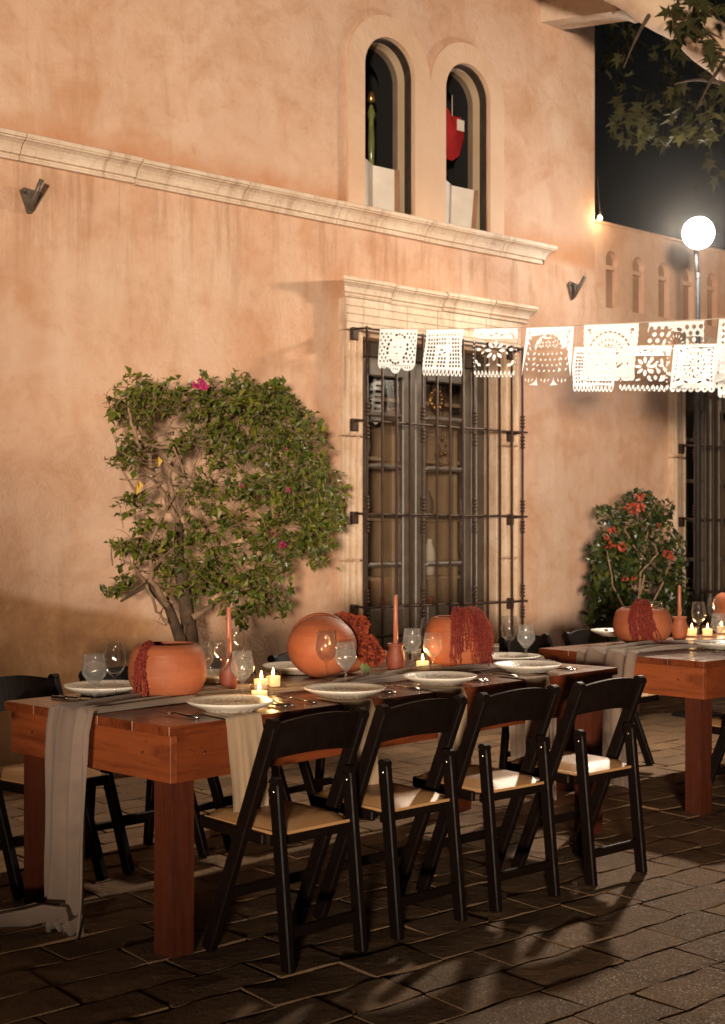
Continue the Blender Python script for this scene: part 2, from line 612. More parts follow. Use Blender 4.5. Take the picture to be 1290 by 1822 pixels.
M_GLASS = film_glass('drinking_glass', .004, .85, (.985, .985, .98), .05)
M_CHILL = film_glass('chilled_glass', .05, .65, rough=.05)
M_WATER = film_glass('water', .075, .55, (.94, .94, .93), .04)
M_VOTIVE = glass_mat('votive_glass', (.955, .955, .95), .62, .02)
M_BARK = basic('vine_bark', (.34, .225, .135), (.19, .12, .07), .85, 20, .006, 60)
M_BARK_D = basic('dark_trunk_bark', (.115, .070, .042), (.05, .031, .02), .85, 16, .008, 50)
M_LIMB = basic('sycamore_bark', (.62, .47, .33), (.42, .27, .17), .75, 2.6, .006, 24, 7)
M_LEAF = leaf_mat('bougainvillea_leaf', [(.038, .062, .008), (.085, .125, .012), (.17, .195, .020), (.095, .130, .014), (.27, .25, .035), (.055, .085, .010), (.13, .11, .03)], .46, .28)
M_LEAF2 = leaf_mat('hibiscus_leaf', [(.018, .032, .008), (.030, .050, .011), (.05, .07, .014), (.11, .115, .022)], .38)
M_LEAF3 = leaf_mat('sycamore_leaf', [(.030, .026, .010), (.050, .044, .015), (.036, .036, .011), (.085, .032, .018)], .9, .2)
M_LEAF3.node_tree.nodes['Principled BSDF'].inputs['Specular IOR Level'].default_value = .1
M_PINK = basic('magenta_bract', (.55, .03, .17), (.42, .02, .12), .6, 30)
M_YELLOW = basic('yellow_leaf', (.60, .38, .04), (.50, .30, .03), .6, 20)
M_CORAL = basic('coral_petal', (.44, .075, .035), (.34, .05, .022), .6, 20)
M_CHROME = basic('lamp_pole_metal', (.022, .02, .018), (.014, .012, .011), .6, 10, metal=.0, spec=.2)
M_BRACKET = basic('weathered_zinc', (.19, .15, .115), (.09, .07, .055), .5, 25, metal=.5)
M_GOLD = basic('aged_gold', (.60, .36, .14), (.30, .16, .06), .3, 20, metal=.9)
M_LAMP = emit_mat('floodlight_lens', (1.0, .97, .93), 300)
M_BULB = emit_mat('small_bulb', (1.0, .72, .38), 26)
M_FLAME = emit_mat('candle_flame', (1.0, .56, .16), 38)
M_WAX = emit_mat('lit_wax', (1.0, .56, .22), 1.5)  # emission stands in for flame light glowing through the wax


def plate_mat():
    t = NT('speckled_stoneware')
    col = t.ramp(t.noise(7, 4), [(.3, (.76, .72, .64)), (.7, (.66, .61, .52))])
    x, y, z = t.sep()[:3]
    r = t.math('SQRT', t.math('ADD', t.math('MULTIPLY', x, x), t.math('MULTIPLY', y, y)))
    cen = t.smooth(r, .135, .115)
    pat = t.ramp(t.voronoi(75), [(.25, 0), (.5, 1)])
    pat2 = t.ramp(t.noise(90, 3), [(.45, 0), (.6, 1)])
    f = t.math('MULTIPLY', cen, t.math('MULTIPLY', t.math('ADD', t.math('MULTIPLY', pat, .6), .2), pat2))
    col = t.mix(f, col, (.33, .27, .17))
    t.set(color=col, rough=.32, spec=.5)
    t.bump(t.math('ADD', t.voronoi(75), t.noise(30, 3)), .0018, .7)
    return t.m


M_PLATE = plate_mat()
ts_ = NT('plaster_parapet_core'); M_NICHE = basic('shaded_niche_plaster', (.36, .22, .14), (.27, .155, .095), .9, 3.5, .008, 20, 6)  # recess shade of the niches painted in as darker plaster

# ------------------------------------------------------------------ ground and paving
ground = MB().box((0, 8, -.047), (60, 60, .08)).build('ground', M_JOINT)
tag(ground, 'cobbled courtyard ground of worn stone pavers with earth joints', None, None, 'structure')


def paver_mesh(L, W, seed):
    """irregular worn paver: domed top, rounded rim; about 40 triangles"""
    r = random.Random(seed)
    n = []
    hx, hy = L / 2, W / 2
    ring = [(-hx, -hy), (-hx * .33, -hy), (hx * .33, -hy), (hx, -hy), (hx, hy), (hx * .33, hy), (-hx * .33, hy), (-hx, hy)]
    ring = [(x + r.uniform(-.010, .006) * (1 if x > 0 else -1), y + r.uniform(-.010, .004) * (1 if y > 0 else -1)) for x, y in ring]
    vs = []
    for x, y in ring: vs.append((x, y, -.05))
    for x, y in ring: vs.append((x, y, -.005 + r.uniform(-.002, .001)))
    for x, y in ring: vs.append((x - math.copysign(.003, x) * (1 if abs(x) > hx * .7 else 0), y - math.copysign(.003, y), .0 + r.uniform(-.003, .003)))
    vs.append((-hx * .4, 0, .001 + r.uniform(-.002, .002)))
    vs.append((hx * .4, 0, .001 + r.uniform(-.002, .002)))
    fs = []
    for k in range(2):
        for i in range(8):
            j = (i + 1) % 8
            fs.append((k * 8 + i, k * 8 + j, (k + 1) * 8 + j, (k + 1) * 8 + i))
    A, B = 24, 25
    t = [16 + i for i in range(8)]
    fs += [(t[0], t[1], A), (t[1], t[2], B, A), (t[2], t[3], B), (t[3], t[4], B), (t[4], t[5], B), (t[5], t[6], A, B), (t[6], t[7], A), (t[7], t[0], A)]
    return vs, fs


def lay_paving():
    W = .195
    LENS = (.27, .33, .39)
    variants = []
    for k in range(18):
        vs, fs = paver_mesh(LENS[k % 3] - .002, W - .002, 100 + k)
        m = MB().add(vs, fs, False)
        variants.append((m.mesh('paving_stone', M_PAVER), m))
    cells = []
    off = .12
    while off < 6.9:
        t = -2.6 - RND.uniform(0, .35)
        while t < 9.5:
            k = RND.randrange(18)
            Lk = LENS[k % 3]
            p = wp(t + Lk / 2, off, 0)
            if p.y > 2.6:
                x, y = visible_px(p)
                ok = -90 < x < 1380 and 1150 < y < 1900
                near = -700 < x < 2000 and y < 2300
                cells.append((p, ok, p.y, near, k, RND.uniform(-.5, .5) * .05, (RND.uniform(-.008, .008), RND.uniform(-.006, .006)), RND.uniform(-.002, .003)))
            t += Lk
        off += W
    vis = sorted([c for c in cells if c[1]], key=lambda c: c[2])
    single = vis[:300]
    rest = vis[300:] + [c for c in cells if not c[1] and c[3]]

    def mat_of(c):
        return Matrix.Translation(c[0] + Vector((0, 0, c[7]))) @ Matrix.Rotation(WANG + c[5] * .6, 4, 'Z') @ Matrix.Rotation(c[6][0], 4, 'X') @ Matrix.Rotation(c[6][1], 4, 'Y')
    for c in single:
        link_mesh('paving_stone', variants[c[4]][0], ground, mat_of(c))
    m = MB()
    for c in rest:
        src = variants[c[4]][1]
        m.add(src.v, src.f, False, mat_of(c))
    o = m.build('paving_field', M_PAVER, ground)
    o['kind'] = 'stuff'


lay_paving()

# ------------------------------------------------------------------ the building with its arched windows
tower = empty('building', W0, WANG, 'tall peach stucco building with twin arched windows above a stone string course', 'building')


def bl(t, off, z):
    return (t, -off, z)


def arch_loop(t0, t1, z0, zs, n=14, flat=1.0):
    c, r = (t0 + t1) / 2, (t1 - t0) / 2
    return [(t0, z0), (t1, z0)] + [(c + r * math.cos(PI * k / n), zs + r * flat * math.sin(PI * k / n)) for k in range(n + 1)]


ARCHES = [(2.642, 3.112), (3.418, 3.88)]
ZS, ZB = 4.645, 3.64
WIN = [(2.596, 3.965), (2.596 + 3.71, 3.965 + 3.71)]
WZ0, WZ1 = .56, 2.765
TE = 5.121

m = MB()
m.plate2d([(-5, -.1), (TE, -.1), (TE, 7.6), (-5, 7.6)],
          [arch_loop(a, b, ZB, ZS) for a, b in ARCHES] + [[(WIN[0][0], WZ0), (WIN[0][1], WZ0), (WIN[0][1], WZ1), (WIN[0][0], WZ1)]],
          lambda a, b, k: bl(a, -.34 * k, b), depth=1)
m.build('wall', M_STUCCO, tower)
# end wall and roof slab so that the block closes
MB().box((TE - .17, 2.84, 3.75), (.34, 5, 7.7)).build('side_wall', M_STUCCO, tower)
MB().box((0, 2.6, 7.72), (10.3, 5.6, .2)).build('roof', M_STUCCO, tower)

# raised bands round the two arches, joined at the cusp
band = MB()
ro = .15
c0, c1 = [(a + b) / 2 for a, b in ARCHES]
R0, R1 = [(b - a) / 2 + ro for a, b in ARCHES]
cx_ = (c0 + R0 + c1 - R1) / 2
outer = [(c0 - R0, ZB)]
outer += [(c0 + R0 * math.cos(PI - PI * k / 24), ZS + R0 * math.sin(PI - PI * k / 24)) for k in range(24)]
outer += [(cx_, ZS + .02)]
outer += [(c1 + R1 * math.cos(PI - PI * k / 24), ZS + R1 * math.sin(PI - PI * k / 24)) for k in range(1, 25)]
outer += [(c1 + R1, ZB)]
holes = [[(p[0], p[1] if p[1] > ZB + .001 else ZB + .002) for p in arch_loop(a, b, ZB, ZS, 24)] for a, b in ARCHES]
band.plate2d(outer, holes, lambda a, b, k: bl(a, (.028 - .026 * k), b), depth=1)
band.build('arch_surround', M_BAND, tower)

def open_room(x0, x1, y0, y1, z0, z1):
    vs = [(x, y, z) for z in (z0, z1) for x, y in ((x0, y0), (x1, y0), (x1, y1), (x0, y1))]
    return vs, [(0, 1, 2, 3), (4, 5, 6, 7), (3, 2, 6, 7), (0, 3, 7, 4), (1, 2, 6, 5)]


for i, (a, b) in enumerate(ARCHES):
    def ring(name, m_, ins0, o0, o1, parent):
        g = MB()
        g.plate2d(arch_loop(a + .002, b - .002, ZB + .002, ZS, 22), [arch_loop(a + ins0, b - ins0, ZB + ins0 * .6 + .004, ZS, 22)], lambda p, q, k: bl(p, o0 - (o0 - o1) * k, q), depth=1)
        return g.build(name, m_, parent)
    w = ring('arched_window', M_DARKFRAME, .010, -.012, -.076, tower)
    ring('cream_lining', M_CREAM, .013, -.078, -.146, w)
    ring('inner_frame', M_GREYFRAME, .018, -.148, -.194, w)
    ring('jamb_shade', M_BLACKROOM, .020, -.196, -.338, w)  # added ring; its black paints the room's darkness over the inner jamb
    g = MB()
    g.plate2d(arch_loop(a + .01, b - .01, ZB, ZS, 18), [], lambda p, q, k: bl(p, -.420 - .006 * k, q), depth=1)
    g.build('pane', M_PANE, w)
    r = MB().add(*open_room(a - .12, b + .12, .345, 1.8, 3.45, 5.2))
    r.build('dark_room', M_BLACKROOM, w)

# string course: single moulded stones
PROF_C = [(0.001, 3.497), (.030, 3.497), (.034, 3.512), (.026, 3.518), (.026, 3.526), (.046, 3.530), (.050, 3.545), (.058, 3.562), (.074, 3.580), (.094, 3.592), (.112, 3.597), (.112, 3.604), (.124, 3.606), (.126, 3.628), (.118, 3.634), (.001, 3.644)]
joints = [-5.0, -4.1, -3.3, -2.5, -1.7, -.75, .07, .82, 1.6, 2.39, 3.2, 3.99, 4.53]
course = MB().box((-.2, -.006, 3.57), (9.4, .010, .13)).build('string_course', M_JOINT, tower)
for a, b in zip(joints[:-1], joints[1:]):
    s = MB()
    j = RND.uniform(-.003, .003)
    pr = [(o * (1 + RND.uniform(-.02, .02)), z + j) for o, z in PROF_C]
    if b == 4.53:
        s.profile(pr, a + .004, b - .09)
        n = len(pr)
        vs = [(b - .09, -o, z) for o, z in pr] + [(b - .09 + o * .72, -o, z) for o, z in pr]
        s.add(vs, [(k, (k + 1) % n, n + (k + 1) % n, n + k) for k in range(n)] + [tuple(range(2 * n - 1, n - 1, -1))])
    else:
        s.profile(pr, a + .004, b - .004)
    s.build('cornice_stone', M_STONE, course)

# stone water spout near the corner
sp = MB()
for k, (dx, zlo, zhi) in enumerate(((0, 0, .26),)):
    vs = []
    for o, zz in ((.0, 5.40), (.78, 5.255)):
        for dt in (4.47, 4.72):
            vs += [bl(dt, o, zz), bl(dt, o, zz + .30)]
    sp.add(vs, [(0, 1, 3, 2), (4, 6, 7, 5), (0, 4, 5, 1), (2, 3, 7, 6), (0, 2, 6, 4), (1, 5, 7, 3)])
sp.box((4.595, -.74, 5.34), (.285, .06, .20), .01)
sp.build('water_spout', M_STONE, tower)


def stone_window(bld, dt, flag):
    """moulded surround, crown, two glazed leaves, iron cage"""
    a, b = WIN[0][0] + dt, WIN[0][1] + dt
    sur = MB().box(((a + b) / 2, -.03, WZ0 - .06), (b - a + .62, .26, .12), .012).build('window_surround', M_STONE, bld)
    # pilasters: plain outer strip and two flutes, in three stones each
    for side in (0, 1):
        e0, e1 = (a - .178, a) if side == 0 else (b, b + .19)
        for z0, z1 in ((WZ0, 1.20), (1.205, 2.05), (2.055, 2.778)):
            p = MB()
            w = e1 - e0
            p.box(((e0 + e1) / 2, -.030, (z0 + z1) / 2), (w, .06, z1 - z0 - .004), .004)
            for q in (.14, .44, .74):
                p.box((e0 + w * (q + .06) if side == 0 else e1 - w * (q + .06), -.066, (z0 + z1) / 2), (w * .19, .034, z1 - z0 - .006), .012)
            p.build('pilaster_stone', M_STONE2, sur)
        # the reveal behind the front edge
        MB().box((e1 - .005 if side == 0 else e0 + .005, .10, (WZ0 + WZ1) / 2), (.03, .24, WZ1 - WZ0), .006).build('reveal_stone', M_STONE2, sur)
    MB().box(((a + b) / 2, .10, WZ1 + .004), (b - a, .24, .03), .004).build('reveal_stone', M_STONE2, sur)
    # lintel blocks with three sunk lines
    js = [2.425 + dt, 2.985 + dt, 3.28 + dt, 3.78 + dt, 4.155 + dt]
    for u0, u1 in zip(js[:-1], js[1:]):
        p = MB()
        for z0, z1 in ((2.780, 2.830), (2.834, 2.886), (2.890, 2.940), (2.944, 2.998)):
            p.box(((u0 + u1) / 2, -.042, (z0 + z1) / 2), (u1 - u0 - .004, .084, z1 - z0), .003)
        p.box(((u0 + u1) / 2, -.037, 2.889), (u1 - u0 - .006, .074, .216))
        p.build('lintel_stone', M_STONE, sur)
    PROF = [(.001, 2.999), (.093, 2.999), (.098, 3.012), (.090, 3.018), (.090, 3.024), (.104, 3.030), (.106, 3.046), (.114, 3.064), (.130, 3.080), (.143, 3.090), (.143, 3.098), (.153, 3.101), (.153, 3.122), (.14, 3.128), (.001, 3.133)]
    js = [2.345 + dt, 2.822 + dt, 3.319 + dt, 3.817 + dt, 4.275 + dt]
    for k, (u0, u1) in enumerate(zip(js[:-1], js[1:])):
        p = MB()
        n = len(PROF)
        pr = [(o + RND.uniform(-.002, .002), z + (0, -.006, .001, .002)[k]) for o, z in PROF]
        # the end stones return to the wall along the same moulding
        t0f = lambda o: u0 + .004 if k else u0 + .155 - o
        t1f = lambda o: u1 - .004 if k < 3 else u1 - .155 + o
        vs = [(t0f(o), -o, z) for o, z in pr] + [(t1f(o), -o, z) for o, z in pr]
        p.add(vs, [(i, (i + 1) % n, n + (i + 1) % n, n + i) for i in range(n)] + [tuple(range(n)), tuple(range(2 * n - 1, n - 1, -1))])
        p.build('crown_stone', M_STONE, sur)
    # leaves
    fr = MB()
    zt, zb = WZ1 - .02, WZ0 + .01
    y = .12
    fr.box((a + .045, y + .03, (zt + zb) / 2), (.07, .09, zt - zb), .006)
    fr.box((b - .055, y + .03, (zt + zb) / 2), (.09, .09, zt - zb), .006)
    fr.box(((a + b) / 2, y + .03, zt - .05), (b - a - .17, .09, .10), .006)
    fr.box(((a + b) / 2, y + .03, zb + .04), (b - a - .17, .09, .08), .006)
    frame = fr.build('window_frame', M_DOOR, bld)
    for l0, l1, yo in ((a + .082, a + .635, 0), (a + .640, b - .105, .006)):
        lf = MB()
        yy = y + yo
        st0, st1 = (.10, .125) if yo == 0 else (.105, .13)
        lf.box((l0 + st0 / 2, yy, (zt + zb) / 2 - .01), (st0, .05, zt - zb - .20), .008)
        lf.box((l0 + st0 * .8, yy - .028, (zt + zb) / 2 - .01), (.02, .012, zt - zb - .24), .004)
        lf.box((l1 - st1 / 2, yy, (zt + zb) / 2 - .01), (st1, .05, zt - zb - .20), .008)
        lf.box((l1 - st1 * .35, yy - .028, (zt + zb) / 2 - .01), (.035, .014, zt - zb - .24), .004)
        lf.box(((l0 + l1) / 2, yy, zt - .17), (l1 - l0 - st0 - st1, .05, .13), .008)
        lf.box(((l0 + l1) / 2, yy, zb + .19), (l1 - l0 - st0 - st1, .05, .20), .008)
        leaf = lf.build('window_leaf', M_DOOR, bld)
        g0, g1 = l0 + st0, l1 - st1
        zs = [zb + .29, 1.165, 1.518, 1.868, 2.238, zt - .235]
        for zz in zs[1:-1]:
            MB().box(((g0 + g1) / 2, yy - .004, zz), (g1 - g0 - .004, .045, .034), .012).build('muntin', M_DOOR, leaf)
        for z0, z1 in zip(zs[:-1], zs[1:]):
            MB().box(((g0 + g1) / 2, yy + .004, (z0 + z1) / 2), (g1 - g0 - .002, .005, z1 - z0 - .034)).build('pane', M_PANE, leaf)
    # iron cage
    G0, G1, go = 2.487 + dt, 4.017 + dt, .23
    levels = [.885, 1.518, 2.150, 2.772]
    cage = MB()
    for k, zz in enumerate(levels):
        ext = .05 if k < 3 else 0
        pts = [bl(G0 - .001, .085, zz + .012), bl(G0, go, zz)] + [bl(G0 + (G1 - G0) * q / 8, go, zz + RND.uniform(-.004, .004)) for q in range(1, 8)] + [bl(G1, go, zz)]
        cage.tube(pts, .0085, 6)
        cage.tube([bl(G1, go, zz), bl(G1 + ext, go, zz)], .0085, 6)
        cage.tube([bl(G1, go, zz), bl(G1, .085, zz - .01)], .0085, 6)
    gr = cage.build('window_grille', M_IRON, bld)
    for zz in levels:
        for tt in (G0 - .002, G1 + .003):
            MB().box(bl(tt, .098, zz - .022), (.05, .040, .085), .005).build('wall_clamp', M_IRON, gr)
    for k in range(13):
        tt = G0 + (G1 - G0) * k / 12
        g = MB()
        orn = k % 4 == 0
        rr = .0085 if orn else .0088
        oo = go + (.012 if not orn else 0)
        g.tube([bl(tt + RND.uniform(-.002, .002), oo, zz) for zz in (.42, 1.2, 2.0, 2.785)], rr, 6)
        if orn:
            for zz in levels[:3]:
                for dz in (-.115, -.09, -.065, -.04, .04, .065, .09, .115):
                    g.tube([bl(tt, oo, zz + dz - .011), bl(tt, oo, zz + dz - .004), bl(tt, oo, zz + dz + .004), bl(tt, oo, zz + dz + .011)], [.009, .019, .019, .009], 8)
        g.build('grille_bar', M_IRON, gr)
    # room behind
    rm = MB()
    T0, T1, D0, D1, Z0, Z1 = a - .7, b + .7, .36, 2.3, .0, 3.3
    vs = [(T0, D0, Z0), (T1, D0, Z0), (T1, D1, Z0), (T0, D1, Z0), (T0, D0, Z1), (T1, D0, Z1), (T1, D1, Z1), (T0, D1, Z1)]
    rm.add(vs, [(0, 1, 2, 3), (4, 5, 6, 7), (3, 2, 6, 7), (0, 3, 7, 4), (1, 2, 6, 5)])
    rm.build('shop_room', M_ROOM, frame)


stone_window(tower, 0, 0)

# ------------------------------------------------------------------ the low wing with its pierced parapet
wing = empty('building', wp(0, -.03, 0), WANG, 'low peach stucco wing with a row of keyhole niches under its parapet', 'building')


def keyhole(c):
    w = .076
    r = .079
    zs = 3.655
    pts = [(c - w, 3.262), (c + w, 3.262), (c + w, 3.590), (c + w * .93, 3.598), (c + w * .86, 3.612)]
    pts += [(c + r * math.cos(q), zs + r * 1.03 * math.sin(q)) for q in [math.radians(-28 + k * 236 / 16) for k in range(17)]]
    pts += [(c - w * .86, 3.612), (c - w * .93, 3.598), (c - w, 3.590)]
    return pts


NICHE = [5.375 + .351 * k for k in range(11)]
m = MB()
hole = [[(WIN[1][0], WZ0), (WIN[1][1], WZ0), (WIN[1][1], WZ1), (WIN[1][0], WZ1)]]
m.plate2d([(TE - .02, -.1), (12.5, -.1), (12.5, 3.945), (TE - .02, 3.945)], hole + [keyhole(c) for c in NICHE], lambda a, b, k: bl(a, -.055 * k, b), depth=1)
m.build('wall', M_STUCCO2, wing)
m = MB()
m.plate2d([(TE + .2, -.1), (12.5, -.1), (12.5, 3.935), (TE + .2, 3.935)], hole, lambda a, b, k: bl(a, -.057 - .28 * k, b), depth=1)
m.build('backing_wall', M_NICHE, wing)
for c in NICHE:
    MB().box((c, .036, 3.603), (.148, .040, .036), .005).build('niche_ledge', M_STUCCO2, wing)
cp = MB().box((8.8, .17, 3.955), (7.4, .36, .03), .008)
cp.build('parapet_coping', M_STUCCO2, wing)
stone_window(wing, 3.71, 1)

# small lit bulb at the corner of the two buildings
bo = wp(5.15, .03, 3.965)
bb = empty('string_bulb', bo, 0, 'tiny lit bulb at the corner where the low parapet meets the tall wall', 'bulb')
MB().lathe([(0, -.02), (.014, -.014), (.02, 0), (.014, .014), (.008, .022)], 12).build('bulb', M_BULB, bb)
MB().tube([(0, 0, .02), (0, 0, .06)], .009, 8).build('socket', M_IRON, bb)
MB().tube([(0, 0, .06), (-.01, 0, .2), (-.02, -.005, .35)], .0035, 6).build('cord', M_IRON, bb)
pl = bpy.data.lights.new('bulb_glow', 'POINT'); pl.energy, pl.color, pl.shadow_soft_size = 2.5, (1, .75, .45), .02
plo = bpy.data.objects.new('bulb_glow', pl); COL.objects.link(plo); plo.location = bo + WN * .06

# V-shaped iron brackets
for px, off_t, z, lab in ((52, .144, 3.30, 'grey iron wall bracket high on the left under the string course'), (1018, 4.84, 3.35, 'grey iron wall bracket right of the window crown near the building corner')):
    br = empty('wall_bracket', wp(off_t, 0, z), WANG, lab, 'bracket', 'iron wall brackets on the facade')
    br.scale = (.74, .8, .74)
    p = MB()
    p.plate2d([(-.085, .05), (-.055, .075), (.075, .06), (.10, .045), (.0, -.115), (-.02, -.12)], [], lambda a, b, k: bl(a, .028 - .026 * k, b), depth=1)
    p.build('back_plate', M_BRACKET, br)
    MB().tube([bl(-.01, .035, -.09), bl(.01, .10, .03), bl(.025, .15, .12)], .020, 10).build('socket_tube', M_BRACKET, br)
    for q in (-.05, .06):
        MB().tube([bl(q, .028, .035), bl(q, .042, .035)], .010, 8).build('bolt', M_IRON, br)

# ------------------------------------------------------------------ things in the windows
for i, (tt, h, lab) in enumerate(((2.865, .395, 'folded white card standing on the sill of the left arched window'), (3.635, .385, 'folded white card standing on the sill of the right arched window'))):
    c = empty('folded_card', wp(tt, -.075, ZB + .012), WANG, lab, 'card', 'folded cards in the arched windows')
    sk = .035 * i

    def leaf(name, x0, y0, x1, y1, h0, h1, m_, k0, k1):
        MB().add([(x0, y0, 0), (x1, y1, 0), (x1 + k1, y1, h1), (x0 + k0, y0, h0), (x0, y0 + .012, 0), (x1, y1 + .012, 0), (x1 + k1, y1 + .012, h1), (x0 + k0, y0 + .012, h0)],
                 [(0, 1, 2, 3), (4, 7, 6, 5), (0, 3, 7, 4), (1, 5, 6, 2), (3, 2, 6, 7)]).build(name, m_, c)
    leaf('left_leaf', -.17, .0, .018, .10, h, h * .965, M_CARD, 0, sk * .5)
    leaf('right_leaf', -.0 + .024, .10, .150, .012, h * .955, h * .88, M_CARD, sk * .5, sk)
    leaf('spine_edge', .152, .012, .186, .0, h * .88, h * .89, M_CARDEDGE, sk, sk)

rp = seen(803, 240, 10.2)
rd = empty('paper_star', wp(3.785, -.235, 4.43), WANG, 'red faceted paper star with a white tag hanging in the right arched window', 'paper star')
st = MB()
out = [(-.24, .02), (-.15, .16), (-.10, .195), (-.05, .14), (.045, .15), (.08, .02), (.025, -.15), (-.05, -.20), (-.18, -.195)]
ctr = (-.05, 0)
vs = [(x, 0, z) for x, z in out] + [(ctr[0], -.035, ctr[1]), (ctr[0], .035, ctr[1])]
n = len(out)
st.add(vs, [(k, (k + 1) % n, n) for k in range(n)] + [((k + 1) % n, k, n + 1) for k in range(n)])
st.build('star_body', M_RED, rd)
MB().box((.012, -.028, .075), (.075, .003, .085)).build('tag', M_CARD, rd)
MB().tube([(-.05, 0, .14), (-.05, 0, .30)], .003, 5).build('hanging_thread', M_TWINE, rd)

og = empty('glass_ornament', wp(2.945, -.26, 4.33), WANG, 'slim greenish glass ornament hanging in the left arched window', 'ornament')
MB().lathe([(0, -.33), (.02, -.31), (.025, -.10), (.018, .05), (.03, .10), (.012, .16), (0, .17)], 14).build('body', basic('green_glass', (.16, .17, .05), (.08, .1, .03), .2, 9), og)
MB().lathe([(0, .17), (.03, .19), (.02, .25), (0, .27)], 10).build('cap', M_GOLD, og)

# inside the tall window behind the table
DB = .30
for k, (tt, zz, h, lab) in enumerate(((2.84, 2.62, .42, 'long white cut-paper strip hanging behind the left panes of the caged window'), (3.11, 2.58, .36, 'short slanted white cut-paper strip behind the left leaf of the caged window'))):
    hp = MB()
    holes = [[(-.03, -z_), (-.03, -z_ - .02), (.03, -z_ - .02), (.03, -z_)] for z_ in [.05 + .042 * q for q in range(int((h - .1) / .042))]]
    hp.plate2d([(-.06, 0), (-.05, -h), (.0, -h - .03), (.06, -h + .01), (.055, 0)], holes, lambda a, b, q: (a + (.12 * b if k else 0), 0, b))
    o = hp.build('paper_strip', M_PAPER)
    o.location = wp(tt, -DB - .05 * k, zz)
    o.rotation_euler = (0, 0, WANG)
    tag(o, lab, 'paper strip', 'paper strips in the shop window')


def ring_pts(r, n=20, rx=1.0):
    return [(r * rx * math.cos(2 * PI * k / n), 0, r * math.sin(2 * PI * k / n)) for k in range(n + 1)]


for tt, zz, r, lab, mt in ((3.46, 2.44, .075, 'gold sun-shaped ornament hanging at the top of the caged window', M_GOLD), (3.66, 2.42, .085, 'gold leafy ring ornament beside the sun ornament in the caged window', M_GOLD), (3.44, 2.06, .055, 'small white ring hanging in the middle pane of the caged window', M_CARD)):
    e = empty('hanging_ornament', wp(tt, -DB - .03, zz), WANG, lab, 'ornament', 'ornaments hanging in the shop window')
    MB().tube(ring_pts(r, 20, .8), .012, 7).build('ring', mt, e)
    MB().tube([(0, 0, r), (0, 0, .28)], .002, 5).build('thread', M_TWINE, e)
    if mt is M_GOLD:
        p = MB()
        for q in range(12):
            an = 2 * PI * q / 12
            d = Vector((math.cos(an) * .8, 0, math.sin(an)))
            p.tube([d * r * .5, d * r * .95 + Vector((0, -.015, 0)), d * r * 1.25], [.012, .018, .003], 6)
        p.build('petals', mt, e)
gc = empty('hanging_ornament', wp(3.70, -DB - .03, 2.02), WANG, 'cluster of gold drops on threads in the caged window', 'ornament', 'ornaments hanging in the shop window')
p = MB()
for q in range(14):
    x, z = RND.uniform(-.06, .06), RND.uniform(-.16, .12)
    p.lathe([(0, -.018), (.012, 0), (.006, .014), (0, .018)], 8, Matrix.Translation((x, RND.uniform(-.02, .02), z)))
p.build('drops', M_GOLD, gc)
MB().tube([(0, 0, .1), (0, 0, .5)], .002, 5).build('thread', M_TWINE, gc)
# a display shelf with jars inside
sh = empty('display_shelf', wp(3.45, -.62, .0), WANG, 'wooden display shelf with pottery standing in the room behind the caged window', 'shelf')
SW = basic('shelf_wood', (.46, .33, .22), (.36, .25, .16), .6, 6)
MB().box((0, .17, 1.3), (1.56, .02, 2.3), .003).build('back_panel', M_ROOM, sh)
for zz in (.60, 1.05, 1.50, 1.95, 2.4):
    MB().box((0, 0, zz), (1.5, .30, .03), .004).build('shelf_board', SW, sh)
for xx in (-.76, -.1, .55):
    MB().box((xx, 0, 1.2), (.035, .31, 2.0), .004).build('upright', SW, sh)
for q in range(16):
    xx, zz = RND.uniform(-.65, .65), RND.choice((.615, 1.065, 1.515, 1.965))
    r = RND.uniform(.035, .06)
    h = RND.uniform(.12, .30)
    MB().lathe([(0, 0), (r * .7, 0), (r, h * .4), (r * .9, h * .7), (r * .4, h * .9), (r * .5, h)], 12, Matrix.Translation((xx, RND.uniform(-.08, .0), zz))).build('pot', RND.choice((M_CARD, M_TERRA, M_CREAM, M_GREYFRAME)), sh)

# ------------------------------------------------------------------ floodlight on its pole
fl = empty('floodlight', (LAMP.x, LAMP.y, 0), 0, 'bright white floodlight glowing on a thin metal pole before the low wing', 'floodlight')
aim = (Vector((-.3, 3.0, 1.4)) - LAMP).normalized()
Q = aim.to_track_quat('Z', 'Y').to_matrix().to_4x4()
MH = Matrix.Translation((0, 0, LAMP.z)) @ Q
hd = MB().lathe([(0, -.12), (.06, -.12), (.08, -.08), (.126, .0), (.129, .02), (.122, .02), (.118, .01)], 28, MH)
hd.build('housing', M_CHROME, fl)
MB().lathe([(.118, .01), (.102, .050), (.064, .082), (0, .092)], 28, MH).build('lens', M_LAMP, fl)
MB().tube([(0, .08, LAMP.z - .05), (0, .06, LAMP.z - .25), (0, .02, LAMP.z - .35)], .018, 10).build('yoke', M_CHROME, fl)
MB().tube([(0, .02, 0.02), (0, .02, 2.0), (0, .02, LAMP.z - .3)], [.024, .022, .016], 14).build('pole', M_CHROME, fl)
MB().lathe([(0, 0), (.20, 0), (.20, .012), (.05, .03), (.03, .10), (0, .10)], 24).build('base_plate', M_CHROME, fl)

# ------------------------------------------------------------------ tables
TA = math.radians(46.8)
DU = Vector((math.cos(TA), math.sin(TA), 0))
DV = Vector((-math.sin(TA), math.cos(TA), 0))
TORG = Vector((-.613, 4.191, 0))
TH = .762


